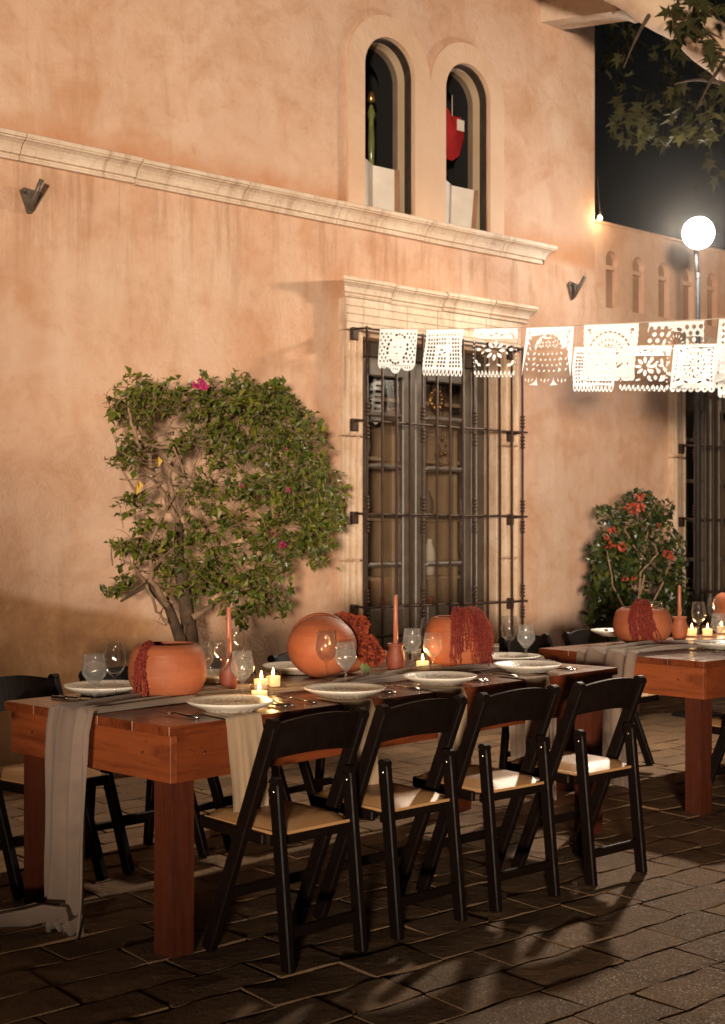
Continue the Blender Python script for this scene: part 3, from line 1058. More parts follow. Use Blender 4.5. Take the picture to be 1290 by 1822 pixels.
def table(org, ang, L, W, label):
    t = empty('dining_table', org, ang, label, 'table', 'farm tables set for dinner')
    nb = 5
    bw = W / nb
    for k in range(nb):                                                   # boards of the top
        MB().box((L / 2, bw * (k + .5), TH - .016 - RND.uniform(0, .0012)), (L, bw - .0022, .032), .0012).build('top_board', M_TABLE_U, t)
    ah, az = .155, TH - .032 - .079
    i = .035
    for y in (i, W - i):
        MB().box((L / 2, y, az), (L - 2 * i, .028, ah), .0008).build('apron', M_TABLE_U, t)
    for x in (i - .002, L - i + .002):
        MB().box((x, W / 2, az), (.028, W - 2 * i + .034, ah - .004), .0008).build('apron', M_TABLE_V, t)
    lw = .092
    for x in (i + .016 + lw / 2, L - i - .016 - lw / 2):
        for y in (i + .016 + lw / 2, W - i - .016 - lw / 2):
            MB().box((x, y, (TH - .032) / 2), (lw, lw, TH - .034)).build('leg', M_TABLE_Z, t)
    # bolt heads on the near apron corners
    for x, y, dx, dy in ((i - .017, .16, -1, 0), (i - .017, W - .16, -1, 0), (.16, i - .015, 0, -1)):
        MB().tube([(x, y, az + .01), (x + dx * .004, y + dy * .004, az + .01)], .0042, 8).build('bolt', M_IRON, t)
    return t


T1L, T1W = 2.62, .965
table(TORG, TA, T1L, T1W, 'long orange-brown farm table in front, its near corner towards the viewer')
T2ORG = Vector((1.65, 6.38, 0))
T2A = math.radians(41.5)
T2W = 1.05
table(T2ORG, T2A, T1L, T2W, 'second orange-brown farm table at the right edge, beyond the front one')


def tp(org, ang, u, v, z=TH):
    return Vector((org.x + u * math.cos(ang) - v * math.sin(ang), org.y + u * math.sin(ang) + v * math.cos(ang), z))


def uv(p, org=TORG, ang=TA):
    d = p - org
    return d.x * math.cos(ang) + d.y * math.sin(ang), -d.x * math.sin(ang) + d.y * math.cos(ang)


# ------------------------------------------------------------------ folding chairs
def make_chair():
    c = empty('folding_chair', (0, 0, 0))
    fx, rx = .192, .158
    for s in (-1, 1):
        p = MB()
        a, b = Vector((s * fx, .365, .0)), Vector((s * fx, .035, .775))
        p.beam(a, b, .030, .050, (0, 1, .43), .004)
        d = (b - a).normalized()
        n = Vector((0, d.z, -d.y))
        # rounded top of the post
        pts = [b + n * .025 * math.cos(q) + d * .022 * math.sin(q) for q in [PI * k / 8 for k in range(9)]]
        vs = [q + Vector((-.0145, 0, 0)) for q in pts] + [q + Vector((.0145, 0, 0)) for q in pts]
        k = len(pts)
        p.add(vs, [(i, i + 1, k + i + 1, k + i) for i in range(k - 1)] + [tuple(range(k)), tuple(range(2 * k - 1, k - 1, -1))])
        p.build('front_leg', M_CHAIR, c)
        p = MB()
        a, b = Vector((s * rx, .0, .0)), Vector((s * rx, .06, .585))
        p.beam(a, b, .028, .045, (0, 1, -.1), .004)
        pts = [b + Vector((0, .0225 * math.cos(q), .02 * math.sin(q))) for q in [PI * k / 8 for k in range(9)]]
        vs = [q + Vector((-.0135, 0, 0)) for q in pts] + [q + Vector((.0135, 0, 0)) for q in pts]
        p.add(vs, [(i, i + 1, k + i + 1, k + i) for i in range(k - 1)] + [tuple(range(k)), tuple(range(2 * k - 1, k - 1, -1))])
        leg = p.build('rear_leg', M_CHAIR, c)
        MB().tube([(s * rx - .016, .058, .56), (s * rx + .016, .058, .56)], .006, 8).build('rivet', M_STEEL, leg)
        MB().beam((s * .172, .10, .405), (s * .172, .425, .412), .020, .036, (0, 0, 1), .004).build('seat_rail', M_CHAIR, c)
    MB().beam((-.172, .43, .412), (.172, .43, .412), .022, .040, (0, 0, 1), .004).build('seat_rail', M_CHAIR, c)
    MB().beam((-.172, .065, .405), (.172, .065, .405), .022, .036, (0, 0, 1), .004).build('seat_rail', M_CHAIR, c)
    # upholstered seat, softly crowned
    nx, ny = 9, 9
    vs, fs = [], []
    for j in range(ny + 1):
        for i in range(nx + 1):
            x, y = -1 + 2 * i / nx, -1 + 2 * j / ny
            e = (1 - abs(x) ** 7) * (1 - abs(y) ** 7)
            w = .166 - .008 * (1 - y)
            vs.append((x * w, .24 + y * .20, .432 + .024 * e ** .5))
    for j in range(ny):
        for i in range(nx):
            a = j * (nx + 1) + i
            fs.append((a, a + 1, a + nx + 2, a + nx + 1))
    p = MB().add(vs, fs, True)
    p.box((0, .24, .427), (.330, .398, .010))
    p.build('seat', M_SEAT, c)
    # curved back slat
    vs, fs = [], []
    n = 14
    for i in range(n + 1):
        q = -1 + 2 * i / n
        x = q * (fx - .004)
        bow = .028 * (1 - q * q)
        for zz, th in ((.655 + .018 * (1 - q * q), 0), (.775 + .026 * (1 - q * q), 0)):
            yb = .365 - .330 * zz / .775 - .004 - bow
            vs += [(x, yb, zz), (x, yb + .018, zz)]
    for i in range(n):
        a, b = i * 4, i * 4 + 4
        fs += [(a, b, b + 2, a + 2), (a + 1, a + 3, b + 3, b + 1), (a + 2, b + 2, b + 3, a + 3), (a, a + 1, b + 1, b)]
    fs += [(0, 2, 3, 1), (n * 4, n * 4 + 1, n * 4 + 3, n * 4 + 2)]
    MB().add(vs, fs, False).build('backrest', M_CHAIR, c)
    MB().beam((-rx, .012, .12), (rx, .012, .12), .018, .034, (0, 0, 1), .004).build('stretcher', M_CHAIR, c)
    y = .365 - .330 * .20 / .775
    MB().beam((-fx, y, .20), (fx, y, .20), .018, .034, (0, 0, 1), .004).build('stretcher', M_CHAIR, c)
    return c


chair0 = make_chair()
_first = [True]
CG = 'dark folding chairs round the tables'


def put_chair(loc, rz, label):
    if _first[0]:
        c = chair0
        _first[0] = False
    else:
        c = copy_tree(chair0)
    c.location = loc
    c.rotation_euler = (0, 0, rz)
    tag(c, label, 'chair', CG)
    return c


CA = math.radians(41)
near_lab = ['dark folding chair with tan seat nearest the viewer, at the front table',
            'dark folding chair second from the viewer on the near side of the front table',
            'third dark folding chair from the viewer on the near side of the front table',
            'dark folding chair farthest along the near side of the front table, glint on its seat']
near_feet = [((505, 1735), (650, 1690), 44), ((699, 1677), (826, 1634), 43), ((879, 1622), (990, 1594), 40), ((1049, 1579), (1145, 1550), 41)]
for (a, b, ang), lab in zip(near_feet, near_lab):
    A, B = at(a[0], a[1], 0), at(b[0], b[1], 0)
    put_chair((A + B) / 2, math.radians(ang), lab)
far_lab = ['dark folding chair across the front table, at its far left corner',
           'dark folding chair on the far side of the front table behind the lit votive candles',
           'dark folding chair on the far side of the front table behind the round terracotta urn',
           'dark folding chair on the far side of the front table behind the ribbed terracotta pot']
for u, lab in zip((.29, .83, 1.36, 1.90), far_lab):
    put_chair(tp(TORG, TA, u, 1.40, 0), TA + PI + math.radians(RND.uniform(-3, 3)), lab)
for u, lab in zip((.30, .86), ('dark folding chair behind the left end of the second table', 'dark folding chair across the second table, behind its candles and glasses')):
    put_chair(tp(T2ORG, T2A, u, T2W + .40, 0), T2A + PI + math.radians(2), lab)
for u, lab in zip((.30,), ('dark folding chair on the near side of the second table, cut by the right edge',)):
    put_chair(tp(T2ORG, T2A, u + .04, -.22, 0), T2A, lab)


# ------------------------------------------------------------------ cloths
def cloth(name, path, width, nacross, fold, m, seed, flat=None, side=None):
    """a band of cloth laid along path points (point, sideways unit, up unit, fold amount)"""
    r = random.Random(seed)
    ph = [r.uniform(0, 6.28) for _ in range(6)]
    vs, fs = [], []
    n = len(path)
    for i, (p, sd, up, fa, wsc) in enumerate(path):
        for j in range(nacross + 1):
            q = -1 + 2 * j / nacross
            g = i * .055
            f = fold * fa * (.60 * math.sin(q * 7.5 + ph[0] + 1.5 * math.sin(q * 2.6 + ph[3] + g) + .6 * math.sin(g * 3 + ph[4])) + .34 * math.sin(q * 15 + ph[1] - g * 2.2 + 1.3 * math.sin(q * 4 + g * 2)) + .22 * math.sin(i * .43 + ph[2] + q * 3.1) * math.sin(q * 5 + i * .21))
            f = f - fold * fa * .55 * abs(math.sin(q * 5.3 + ph[4] + .5 * math.sin(g * 2.1))) ** .6
            qq = q + fa * (.05 * math.sin(q * 7.5 + ph[0] + 1.5) + .035 * math.sin(i * .33 + ph[5]))
            vs.append(p + sd * (qq * width / 2 * wsc) + up * (f + fold * fa * 1.35))
    w = nacross + 1
    for i in range(n - 1):
        for j in range(nacross):
            fs.append((i * w + j, i * w + j + 1, (i + 1) * w + j + 1, (i + 1) * w + j))
    o = MB().add(vs, fs, True).build(name, m)
    return o


def runner(org, ang, L, v0, drop_left, drop_right, width, label, seed, pool):
    du = Vector((math.cos(ang), math.sin(ang), 0))
    dv = Vector((-math.sin(ang), math.cos(ang), 0))
    up = Vector((0, 0, 1))
    P = []
    Z = TH + .002

    def add(u, v, z, n, fa, ws=1.0):
        p = org + du * u + dv * v
        P.append((Vector((p.x, p.y, z)), dv, n, fa, ws))
    if pool:
        rp = random.Random(seed + 70)
        row = ((-.50, .46, .006, .30, .22), (-.43, .40, .008, .5, .34), (-.36, .33, .010, .8, .42), (-.29, .27, .012, 1.0, .46), (-.23, .20, .014, 1.2, .5), (-.18, .15, .018, 1.35, .55), (-.14, .10, .030, 1.4, .6), (-.10, .06, .050, 1.3, .62), (-.06, .02, .046, 1.2, .66), (-.075, .0, .020, 1.1, .7), (-.05, -.01, .022, 1.0, .74), (-.035, .0, .05, .95, .8))
        for k, (u, v, z, fa, ws) in enumerate(row):
            f = min(1, k / 9)
            p = org + du * (u + rp.uniform(-.012, .012)) + dv * (v0 + v + rp.uniform(-.012, .012))
            sd = ((du * .73 + dv * .68) * (1 - f) + dv * f).normalized()
            P.append((Vector((p.x, p.y, z)), sd, (up - du * .5 * f).normalized(), fa, ws))
    nn = 16
    zl = TH - drop_left
    for k in range(nn):
        q = k / nn
        z = zl + (Z - .012 - zl) * q
        add(-.016 - .014 * (1 - q), v0 + .0 + .012 * math.sin(q * 3), z, -du, .95 - .35 * q, .86 + .14 * q)
    add(-.014, v0, Z - .004, (-du + up).normalized(), .55, 1.0)
    add(-.004, v0, Z, (-du * .6 + up).normalized(), .5, 1.0)
    steps = 44
    for k in range(1, steps):
        q = k / steps
        add(L * q, v0 + .045 * math.sin(q * 5 + 1) - .038, Z, up, .34 + .16 * math.sin(q * 11), .92 + .1 * math.sin(q * 7))
    if drop_right > 0:
        add(L + .004, v0, Z, (du * .6 + up).normalized(), .5, 1.0)
        add(L + .014, v0, Z - .004, (du + up).normalized(), .55, 1.0)
        for k in range(1, 15):
            q = k / 14
            add(L + .016 + .012 * q, v0, Z - .012 - drop_right * q, du, .5 + .5 * q, 1.0 - .1 * q)
    o = cloth('table_runner', P, width, 64, .034, M_RUNNER, seed)
    tag(o, label, 'table runner', 'gauze table runners')
    return o


_, v1 = uv(at(130, 1268, TH))
runner(TORG, TA, T1L, v1, TH - .02, .66, .285, 'taupe gauze runner along the front table, falling to the ground at its left end', 5, True)
_, v2 = uv(at(1092, 1163, TH), T2ORG, T2A)
runner(T2ORG, T2A, T1L, v2, .66, 0, .40, 'taupe gauze runner draped over the left end of the second table', 9, False)


# ------------------------------------------------------------------ table ware
def put(name, loc, mb_mat, label, cat, group, rz=0):
    pass


PLATE_ME = MB().lathe([(0, .004), (.085, .0), (.09, .0), (.098, .006), (.118, .014), (.142, .024), (.1515, .030), (.1535, .034), (.150, .0365), (.140, .031), (.118, .0225), (.102, .017), (.096, .0145), (.05, .0135), (0, .0135)], 48,
                      wob=lambda a, z: 1 + .006 * math.sin(3 * a + 1) + .004 * math.sin(7 * a)).mesh('plate', M_PLATE)


def plate(p, label, group='stoneware plates'):
    o = link_mesh('plate', PLATE_ME)
    o.location = p
    o.rotation_euler = (0, 0, RND.uniform(0, 6))
    return tag(o, label, 'plate', group)


WINE = [(0, .0015), (.030, .0), (.034, .001), (.034, .003), (.012, .006), (.0045, .012), (.0038, .04), (.0042, .078), (.008, .084), (.022, .094), (.035, .112), (.0425, .135), (.0425, .155), (.039, .180), (.0345, .210)]
WATERG = [(0, .0015), (.031, .0), (.035, .001), (.035, .003), (.012, .006), (.0048, .012), (.004, .035), (.005, .052), (.010, .058), (.026, .074), (.042, .096), (.0455, .105), (.0445, .116), (.040, .145), (.0365, .172)]


def walled(prof, k0, t):
    """stemware outline turned into a solid with an inner bowl wall; k0 = first bowl point"""
    outer = [(r, z) for r, z in prof]
    inner = [(max(0, r - t), z + (t * 1.6 if i == 0 else 0)) for i, (r, z) in enumerate(prof[k0:])]
    return outer + [(prof[-1][0] - t * .5, prof[-1][1] + t * .4)] + inner[::-1] + [(0, prof[k0][1] + t * 1.2)]


WINE_B = MB().lathe(walled(WINE, 9, .0013), 32).mesh('glass_body', M_GLASS)
WATG_B = MB().lathe(walled(WATERG, 9, .0014), 32).mesh('glass_body', M_CHILL)
WATER_B = MB().lathe([(0, .0615), (.009, .0625), (.0235, .0765), (.0395, .097), (.0432, .105), (.0422, .116), (.0378, .142), (.030, .1412), (0, .141)], 32).mesh('water_fill', M_WATER)
RIM_W = MB().tube([(.034 * math.cos(2 * PI * k / 28), .034 * math.sin(2 * PI * k / 28), .210) for k in range(29)], .0009, 5, cap=False).mesh('rim', M_GLASS)


def wine(p, label):
    g = empty('wine_glass', p, 0, label, 'wine glass', 'empty stemmed wine glasses')
    link_mesh('glass_body', WINE_B, g)
    link_mesh('rim', RIM_W, g)
    return g


def water(p, label):
    g = empty('water_glass', p, 0, label, 'water glass', 'stemmed glasses of water')
    link_mesh('glass_body', WATG_B, g)
    link_mesh('water_fill', WATER_B, g)
    return g


ZT = TH + .001
ZR = TH + .028
for px, py, lab in ((411, 1251, 'speckled cream plate nearest the viewer, by the near corner of the front table'),
                    (614, 1228, 'second speckled cream plate along the near edge of the front table, before the round urn'),
                    (783, 1206, 'third speckled cream plate along the near edge of the front table, before the ribbed pot'),
                    (938, 1185, 'fourth speckled cream plate at the far right end of the front table'),
                    (186, 1223, 'speckled cream plate on the far left corner of the front table behind two glasses'),
                    (372, 1202, 'speckled cream plate mostly hidden behind the round amaranth bowl'),
                    (528, 1187, 'speckled cream plate peeking out left of the round urn'),
                    (905, 1170, 'speckled cream plate right behind the ribbed pot at the right end of the front table'),
                    (1286, 1146, 'speckled cream plate by the candles on the second table at the right edge'),
                    (1096, 1124, 'speckled cream plate behind the left side of the bowl on the second table')):
    plate(at(px, py, ZR) - Vector((0, 0, ZR - ZT - .003)), lab)

for px, py, lab in ((204, 1244, 'empty wine glass beside the plate at the far left corner of the front table'),
                    (387, 1238, 'empty wine glass behind the nearest plate, left of its water glass'),
                    (419, 1206, 'empty wine glass right behind the taper candle by the round amaranth bowl'),
                    (580, 1214, 'empty wine glass standing before the round urn, left of its water glass'),
                    (763, 1178, 'empty wine glass rising left behind the ribbed terracotta pot'),
                    (906, 1172, 'empty wine glass at the right end of the front table, left of a water glass'),
                    (1168, 1132, 'empty wine glass standing behind the bowl on the second table'),
                    (1243, 1134, 'empty wine glass between votive candles on the second table'),
                    (1270, 1122, 'empty wine glass farthest back at the right edge of the second table')):
    wine(at(px, py, ZT), lab)
for px, py, lab in ((168, 1248, 'glass of water leftmost on the front table before the far left plate'),
                    (431, 1240, 'glass of water right behind the nearest plate by the votive candles'),
                    (360, 1220, 'glass of water half hidden behind the right side of the round amaranth bowl'),
                    (615, 1218, 'glass of water before the round urn, right of an empty wine glass'),
                    (733, 1184, 'glass of water between the clay candle pot and the ribbed pot'),
                    (770, 1194, 'glass of water in front of the ribbed pot with candle light on it'),
                    (936, 1175, 'glass of water rightmost on the front table'),
                    (1279, 1146, 'glass of water at the right edge of the second table')):
    water(at(px, py, ZT), lab)


# pots -------------------------------------------------------------
def clay(prof, m, name, p, label, cat, group=None, seg=40, M=None, wob=None):
    e = empty(name, p, 0, label, cat, group)
    if name == 'terracotta_urn': e.scale = (1, 1, .89)
    MB().lathe(prof, seg, M, True, wob).build('body', m, e)
    return e


def open_pot(R, H, rm, t=.010, base=.45, n=12):
    """round pot, open top of radius rm, with inside wall"""
    out = [(0, 0), (R * base, 0)]
    a0 = -math.acos(min(1, base)) if base < 1 else 0
    zc = H * .46
    for k in range(1, n):
        q = k / n
        z = H * q
        if z < zc: r = R * math.sqrt(max(0, 1 - ((zc - z) / (zc / math.sqrt(1 - base ** 2))) ** 2))
        else: r = rm + (R - rm) * math.sqrt(max(0, 1 - ((z - zc) / (H - zc)) ** 2))
        out.append((r, z))
    out += [(rm, H), (rm - t, H - .001)]
    ins = [(max(0, r - t * 1.2), max(t, z)) for r, z in out[2:-2]][::-1] + [(0, t)]
    return out + ins


def tassel(name, strands, m, label, loc=(0, 0, 0), rz=0, seed=3, group=None):
    """hanging amaranth: ropes of tiny seed heads"""
    r = random.Random(seed)
    mb = MB()
    for pts, rad in strands:
        pts = [Vector(q) for q in pts]
        fine, rr = [], []
        seg = len(pts) - 1
        N = 26
        for k in range(N + 1):
            f = k / N * seg
            i = min(int(f), seg - 1)
            q = f - i
            p = pts[i].lerp(pts[i + 1], q)
            fine.append(p + Vector((r.uniform(-1, 1), r.uniform(-1, 1), r.uniform(-1, 1))) * rad * .35)
            rr.append(rad * (1 - .55 * (k / N) ** 2) * r.uniform(.7, 1.15))
        mb.tube(fine, [q * .6 for q in rr], 6)
        for k in range(N * 9):
            f = r.random() * N
            i = min(int(f), N - 1)
            p = fine[i].lerp(fine[i + 1], f - i)
            d = Vector((r.gauss(0, 1), r.gauss(0, 1), r.gauss(0, 1) - .5)).normalized()
            s = rad * r.uniform(.35, .85)
            c = p + d * rr[i] * r.uniform(.45, 1.15)
            x = d.orthogonal().normalized() * s * .5
            y = d.cross(x)
            mb.add([c + x, c - x * .5 + y * .85, c - x * .5 - y * .85, c + d * s * 1.2], [(0, 1, 3), (1, 2, 3), (2, 0, 3)], False)
    o = mb.build(name, m, fix=False)
    o.location = loc
    o.rotation_euler = (0, 0, rz)
    return tag(o, label, 'flowers', group)


# 1: cut-topped bowl with a slim tassel
V1 = at(298, 1246, TH)
V1.z = ZT + .004
clay(open_pot(.144, .205, .104, base=.55), M_TERRA2, 'terracotta_bowl', V1, 'round terracotta bowl with slim red amaranth tassel, nearest pot on the front table', 'pot', 'terracotta centrepieces')
rt = random.Random(4)
strands = []
dirs = Vector((-.45, -.89, 0)).normalized()
for k in range(15):
    a = math.atan2(dirs.y, dirs.x) + rt.uniform(-.10, .10) - .12
    d = Vector((math.cos(a), math.sin(a), 0))
    ln = rt.uniform(.10, .215)
    spread = rt.uniform(-.022, .028)
    sd = Vector((-d.y, d.x, 0)) * spread
    strands.append(([d * .075 + Vector((0, 0, .185)), d * .10 + Vector((0, 0, .215)), d * .128 + Vector((0, 0, .19)) + sd * .2, d * .152 + Vector((0, 0, .14)) + sd * .5, d * .158 + Vector((0, 0, max(.012, .2 - ln))) + sd * 1.2], .0075))
tassel('amaranth', strands, M_AMARANTH, 'slim dark red amaranth tassel hanging over the nearest terracotta bowl', V1, 0, 4, 'amaranth tassels')

# 2: round urn and a tilted bowl with celosia
V2 = at(573, 1206, TH)
V2.z = ZT
R2 = .149
prof = []
for k in range(0, 26):
    a = -PI / 2 + k / 25 * math.radians(128)
    prof.append((R2 * math.cos(a), R2 * math.sin(a)))
mr = prof[-1][0]
mz = prof[-1][1]
prof += [(mr + .004, mz + .012), (mr + .012, mz + .020), (mr + .008, mz + .026), (mr - .012, mz + .012)]
prof += [(max(0, (R2 - .014) * math.cos(a)), (R2 - .014) * math.sin(a)) for a in [math.radians(36) - k / 14 * math.radians(126) for k in range(15)]]
tilt = Matrix.Translation((0, 0, R2)) @ Vector((-.10, .90, .32)).normalized().to_track_quat('Z', 'Y').to_matrix().to_4x4()
clay(prof, M_TERRA2, 'terracotta_urn', V2, 'large smooth round terracotta urn turned away, largest pot on the front table', 'pot', 'terracotta centrepieces', 56, tilt)
RB = .137
axis = Vector((.84, -.12, .44)).normalized()
V2B = seen(619, 1153, 5.86)
V2B.z = ZT
bowl = [(RB * math.cos(q), RB * math.sin(q)) for q in [-PI / 2 + k / 20 * math.radians(98) for k in range(21)]]
bowl += [(bowl[-1][0] + .004, bowl[-1][1] + .006), (bowl[-1][0] - .008, bowl[-1][1] + .006)]
bowl += [(max(0, (RB - .012) * math.cos(q)), (RB - .012) * math.sin(q)) for q in [math.radians(6) - k / 14 * math.radians(96) for k in range(15)]]
tilt = Matrix.Translation((0, 0, RB)) @ axis.to_track_quat('Z', 'Y').to_matrix().to_4x4()
clay(bowl, M_TERRA2, 'terracotta_bowl', V2B, 'tilted terracotta bowl behind the round urn, its mouth full of orange flowers', 'pot', 'terracotta centrepieces', 48, tilt)
mouth = V2B + Vector((0, 0, RB)) + axis * .012
fa = empty('flower_arrangement', mouth, 0, 'ruffled orange celosia heads spilling from the tilted bowl behind the urn', 'flowers')
rf = random.Random(8)


def ruffle(c, R, squash=(1, 1, 1)):
    mb = MB()
    for k in range(150):
        d = Vector((rf.gauss(0, 1), rf.gauss(0, 1), rf.gauss(0, 1))).normalized()
        p = Vector(c) + Vector((d.x * squash[0], d.y * squash[1], d.z * squash[2])) * R * rf.uniform(.78, 1.0)
        s = R * rf.uniform(.18, .30)
        x = d.orthogonal().normalized()
        y = d.cross(x)
        an = rf.uniform(0, 6.28)
        x, y = x * math.cos(an) + y * math.sin(an), y * math.cos(an) - x * math.sin(an)
        vs = [p - d * s]
        n = 7
        for q in range(n):
            f = q / (n - 1) - .5
            vs.append(p + x * f * s * 2.4 + y * math.sin(q * 2.4 + k) * s * .45 + d * s * (.35 - f * f) + d * s * .3)
        mb.add(vs, [(0, q + 1, q + 2) for q in range(n - 1)], True)
    mb.lathe([(0, -R * .7), (R * .5, -R * .45), (R * .7, 0), (R * .5, R * .45), (0, R * .7)], 12, Matrix.Translation(c))
    return mb


for dp, R in (((-.035, -.02, .10), .030), ((.0, -.03, .085), .036), ((.045, -.03, .068), .042), ((.035, -.06, .012), .034), ((.085, -.06, -.015), .042), ((.105, -.06, -.062), .046), ((.075, -.08, -.07), .032)):
    ruffle(dp, R).build('flower_head', M_CELOSIA, fa, fix=False)
for dp in ((.055, -.09, -.085), (.07, -.085, -.09)):
    lp = MB()
    c = Vector(dp)
    lp.add([c, c + Vector((.018, -.012, -.02)), c + Vector((.01, -.01, -.06)), c + Vector((-.012, -.004, -.025))], [(0, 1, 2), (0, 2, 3)], True)
    lp.build('leaf', M_STEM, fa)

# 3: ribbed pot with a heavy amaranth drape
V3 = at(812, 1190, TH)
V3.z = ZT + .004
pr = open_pot(.148, .235, .098, base=.62, n=34)
pr = [(r + (.0016 * math.sin(z * 420) if i > 1 else 0), z) for i, (r, z) in enumerate(pr)]
clay(pr, M_TERRA, 'terracotta_pot', V3, 'ribbed terracotta pot under a heavy red amaranth drape at the right of the front table', 'pot', 'terracotta centrepieces')
strands = []
rt = random.Random(6)
for k in range(85):
    a = rt.uniform(-100, 20)
    a = math.radians(a - 5)
    d = Vector((math.cos(a), math.sin(a), 0))
    ln = rt.uniform(.13, .25)
    hi = .235 + rt.uniform(.01, .045)
    out_ = rt.uniform(.145, .162)
    strands.append(([d * .03 + Vector((0, 0, hi - .02)), d * .075 + Vector((0, 0, hi)), d * .120 + Vector((0, 0, hi - .025)), d * out_ + Vector((0, 0, hi - .085)), d * (out_ + .006) + Vector((rt.uniform(-.01, .01), 0, max(.012, hi - ln)))], rt.uniform(.006, .009)))
tassel('amaranth', strands, M_AMARANTH, 'heavy dark red amaranth drape covering the right side of the ribbed pot', V3, 0, 6, 'amaranth tassels')
# a fallen sprig behind plate four
tassel('amaranth', [([(0, 0, .012), (.03, .01, .016), (.06, .015, .012)], .012), ([(.01, .01, .012), (.05, .02, .014)], .010)], M_AMARANTH, 'small fallen amaranth sprig lying right of the ribbed pot', at(862, 1180, TH) + Vector((0, 0, .002)), 0, 7, 'amaranth tassels')

# 4: bowl on the second table
V4 = at(1143, 1146, TH)
V4.z = ZT + .004
clay(open_pot(.165, .20, .118, base=.55), M_TERRA2, 'terracotta_bowl', V4, 'round terracotta bowl with red amaranth on the left end of the second table', 'pot', 'terracotta centrepieces')
strands = []
rt = random.Random(9)
for k in range(48):
    a = math.radians(rt.uniform(-128, -78))
    d = Vector((math.cos(a), math.sin(a), 0))
    ln = rt.uniform(.14, .28)
    hi = .20 + rt.uniform(.01, .055)
    tail = Vector((rt.uniform(0, .06), rt.uniform(-.03, .0), 0)) * (1 if ln > .2 else .3)
    strands.append(([d * .04 + Vector((0, 0, hi - .02)), d * .085 + Vector((0, 0, hi)), d * .135 + Vector((0, 0, hi - .03)), d * .17 + Vector((0, 0, hi - .10)), d * .178 + Vector((0, 0, max(.012, hi - ln))) + tail], rt.uniform(.006, .009)))
for k in range(6):
    strands.append(([(.0, -.18, .03), (.05, -.20, .014), (.10 + .03 * k, -.19 - .01 * (k % 3), .012)], .008))
tassel('amaranth', strands, M_AMARANTH, 'long red amaranth drape trailing from the bowl onto the second table', V4, 0, 9, 'amaranth tassels')
# 5: orange pot at the right edge
V5 = at(1302, 1112, TH)
V5.z = ZT
clay(open_pot(.13, .22, .07, base=.55), M_TERRA2, 'terracotta_pot', V5, 'terracotta pot cut by the right edge on the second table', 'pot', 'terracotta centrepieces')

# candle pots and tapers --------------------------------------------
for (px, py, rad, h, ztop, lab) in ((407, 1231, .038, .135, 1.094, 'left of the votive candles beside the nearest plate'), (704, 1198, .043, .128, 1.109, 'in the middle of the front table before the caged window'), (1209, 1140, .048, .135, 1.085, 'right of the bowl on the second table')):
    p = at(px, py, TH)
    p.z = ZT + .003
    clay([(0, 0), (rad * .62, 0), (rad * .78, .012), (rad, h * .42), (rad * .97, h * .60), (rad * .72, h * .84), (rad * .82, h * .93), (rad * .90, h), (rad * .80, h), (rad * .62, h * .84), (0, h * .8)], M_TERRA_D if px != 1209 else M_TERRA2, 'candle_pot', p, 'small dark clay candle pot ' + lab if px != 1209 else 'small pale clay candle pot ' + lab, 'candle pot', 'clay candle pots', 28)
    c = empty('taper_candle', p + Vector((0, 0, h * .8)), 0, 'unlit pink taper candle ' + lab, 'candle', 'pink taper candles')
    H_ = ztop - p.z - h * .8
    MB().lathe([(0, 0), (.0115, 0), (.0105, H_ * .6), (.0090, H_ * .97), (.0045, H_), (0, H_)], 18).build('wax', M_TAPER, c)
    MB().tube([(0, 0, H_ - .002), (.001, 0, H_ + .006), (.003, 0, H_ + .012)], .0013, 6).build('wick', M_WICK, c)

VOT = MB().lathe([(0, .002), (.029, 0), (.031, .003), (.033, .068), (.0315, .068), (.0295, .006), (0, .006)], 24).mesh('votive_cup', M_VOTIVE)
VWX = MB().lathe([(0, .007), (.028, .007), (.029, .046), (.012, .043), (0, .042)], 24).mesh('wax', M_WAX)
VFL = MB().lathe([(0, .046), (.0045, .051), (.0058, .057), (.004, .066), (.0015, .076), (0, .080)], 12).mesh('flame', M_FLAME)


def votive(p, label):
    v = empty('votive_candle', p, 0, label, 'candle', 'lit votive candles')
    link_mesh('votive_cup', VOT, v)
    link_mesh('wax', VWX, v)
    link_mesh('flame', VFL, v)
    d = bpy.data.lights.new('candle_light', 'POINT')
    d.energy, d.color, d.shadow_soft_size = .9, (1, .55, .20), .012
    o = bpy.data.objects.new('candle_light', d)
    COL.objects.link(o)
    o.parent = v
    o.location = (0, 0, .085)


for px, py, lab in ((465, 1230, 'left one of two lit votive candles beside the glass of water, by the nearest plate'),
                    (486, 1224, 'right one of two lit votive candles beside the glass of water, by the nearest plate'),
                    (492, 1256, 'lit votive candle tucked behind the right rim of the nearest plate'),
                    (752, 1195, 'lit votive candle between two glasses of water before the ribbed pot'),
                    (1231, 1133, 'left lit votive candle next to the clay pot on the second table'),
                    (1259, 1133, 'right lit votive candle near the plate on the second table'),
                    (1284, 1128, 'lit votive candle farthest right on the second table')):
    q = at(px, py, TH)
    q.z = ZT
    if px == 492: q = q + DV * .09
    votive(q, lab)


# cutlery ------------------------------------------------------------
def fork_mesh():
    m_ = MB()
    m_.tube([(0, 0, .003), (0, .06, .0055), (0, .115, .010), (0, .135, .006)], [.0055, .0042, .0032, .0036], 7)
    m_.box((0, .146, .0045), (.021, .024, .0025), .001)
    for k in range(4):
        m_.beam((-.009 + .006 * k, .156, .0045), (-.009 + .006 * k, .198, .010), .0024, .002, (0, 0, 1), .0004)
    return m_.mesh('fork', M_STEEL)


def knife_mesh():
    m_ = MB()
    m_.tube([(0, 0, .004), (0, .05, .0055), (0, .095, .005)], [.0055, .006, .0042], 8)
    m_.box((0, .155, .0045), (.017, .12, .0022), .0009)
    return m_.mesh('knife', M_STEEL)


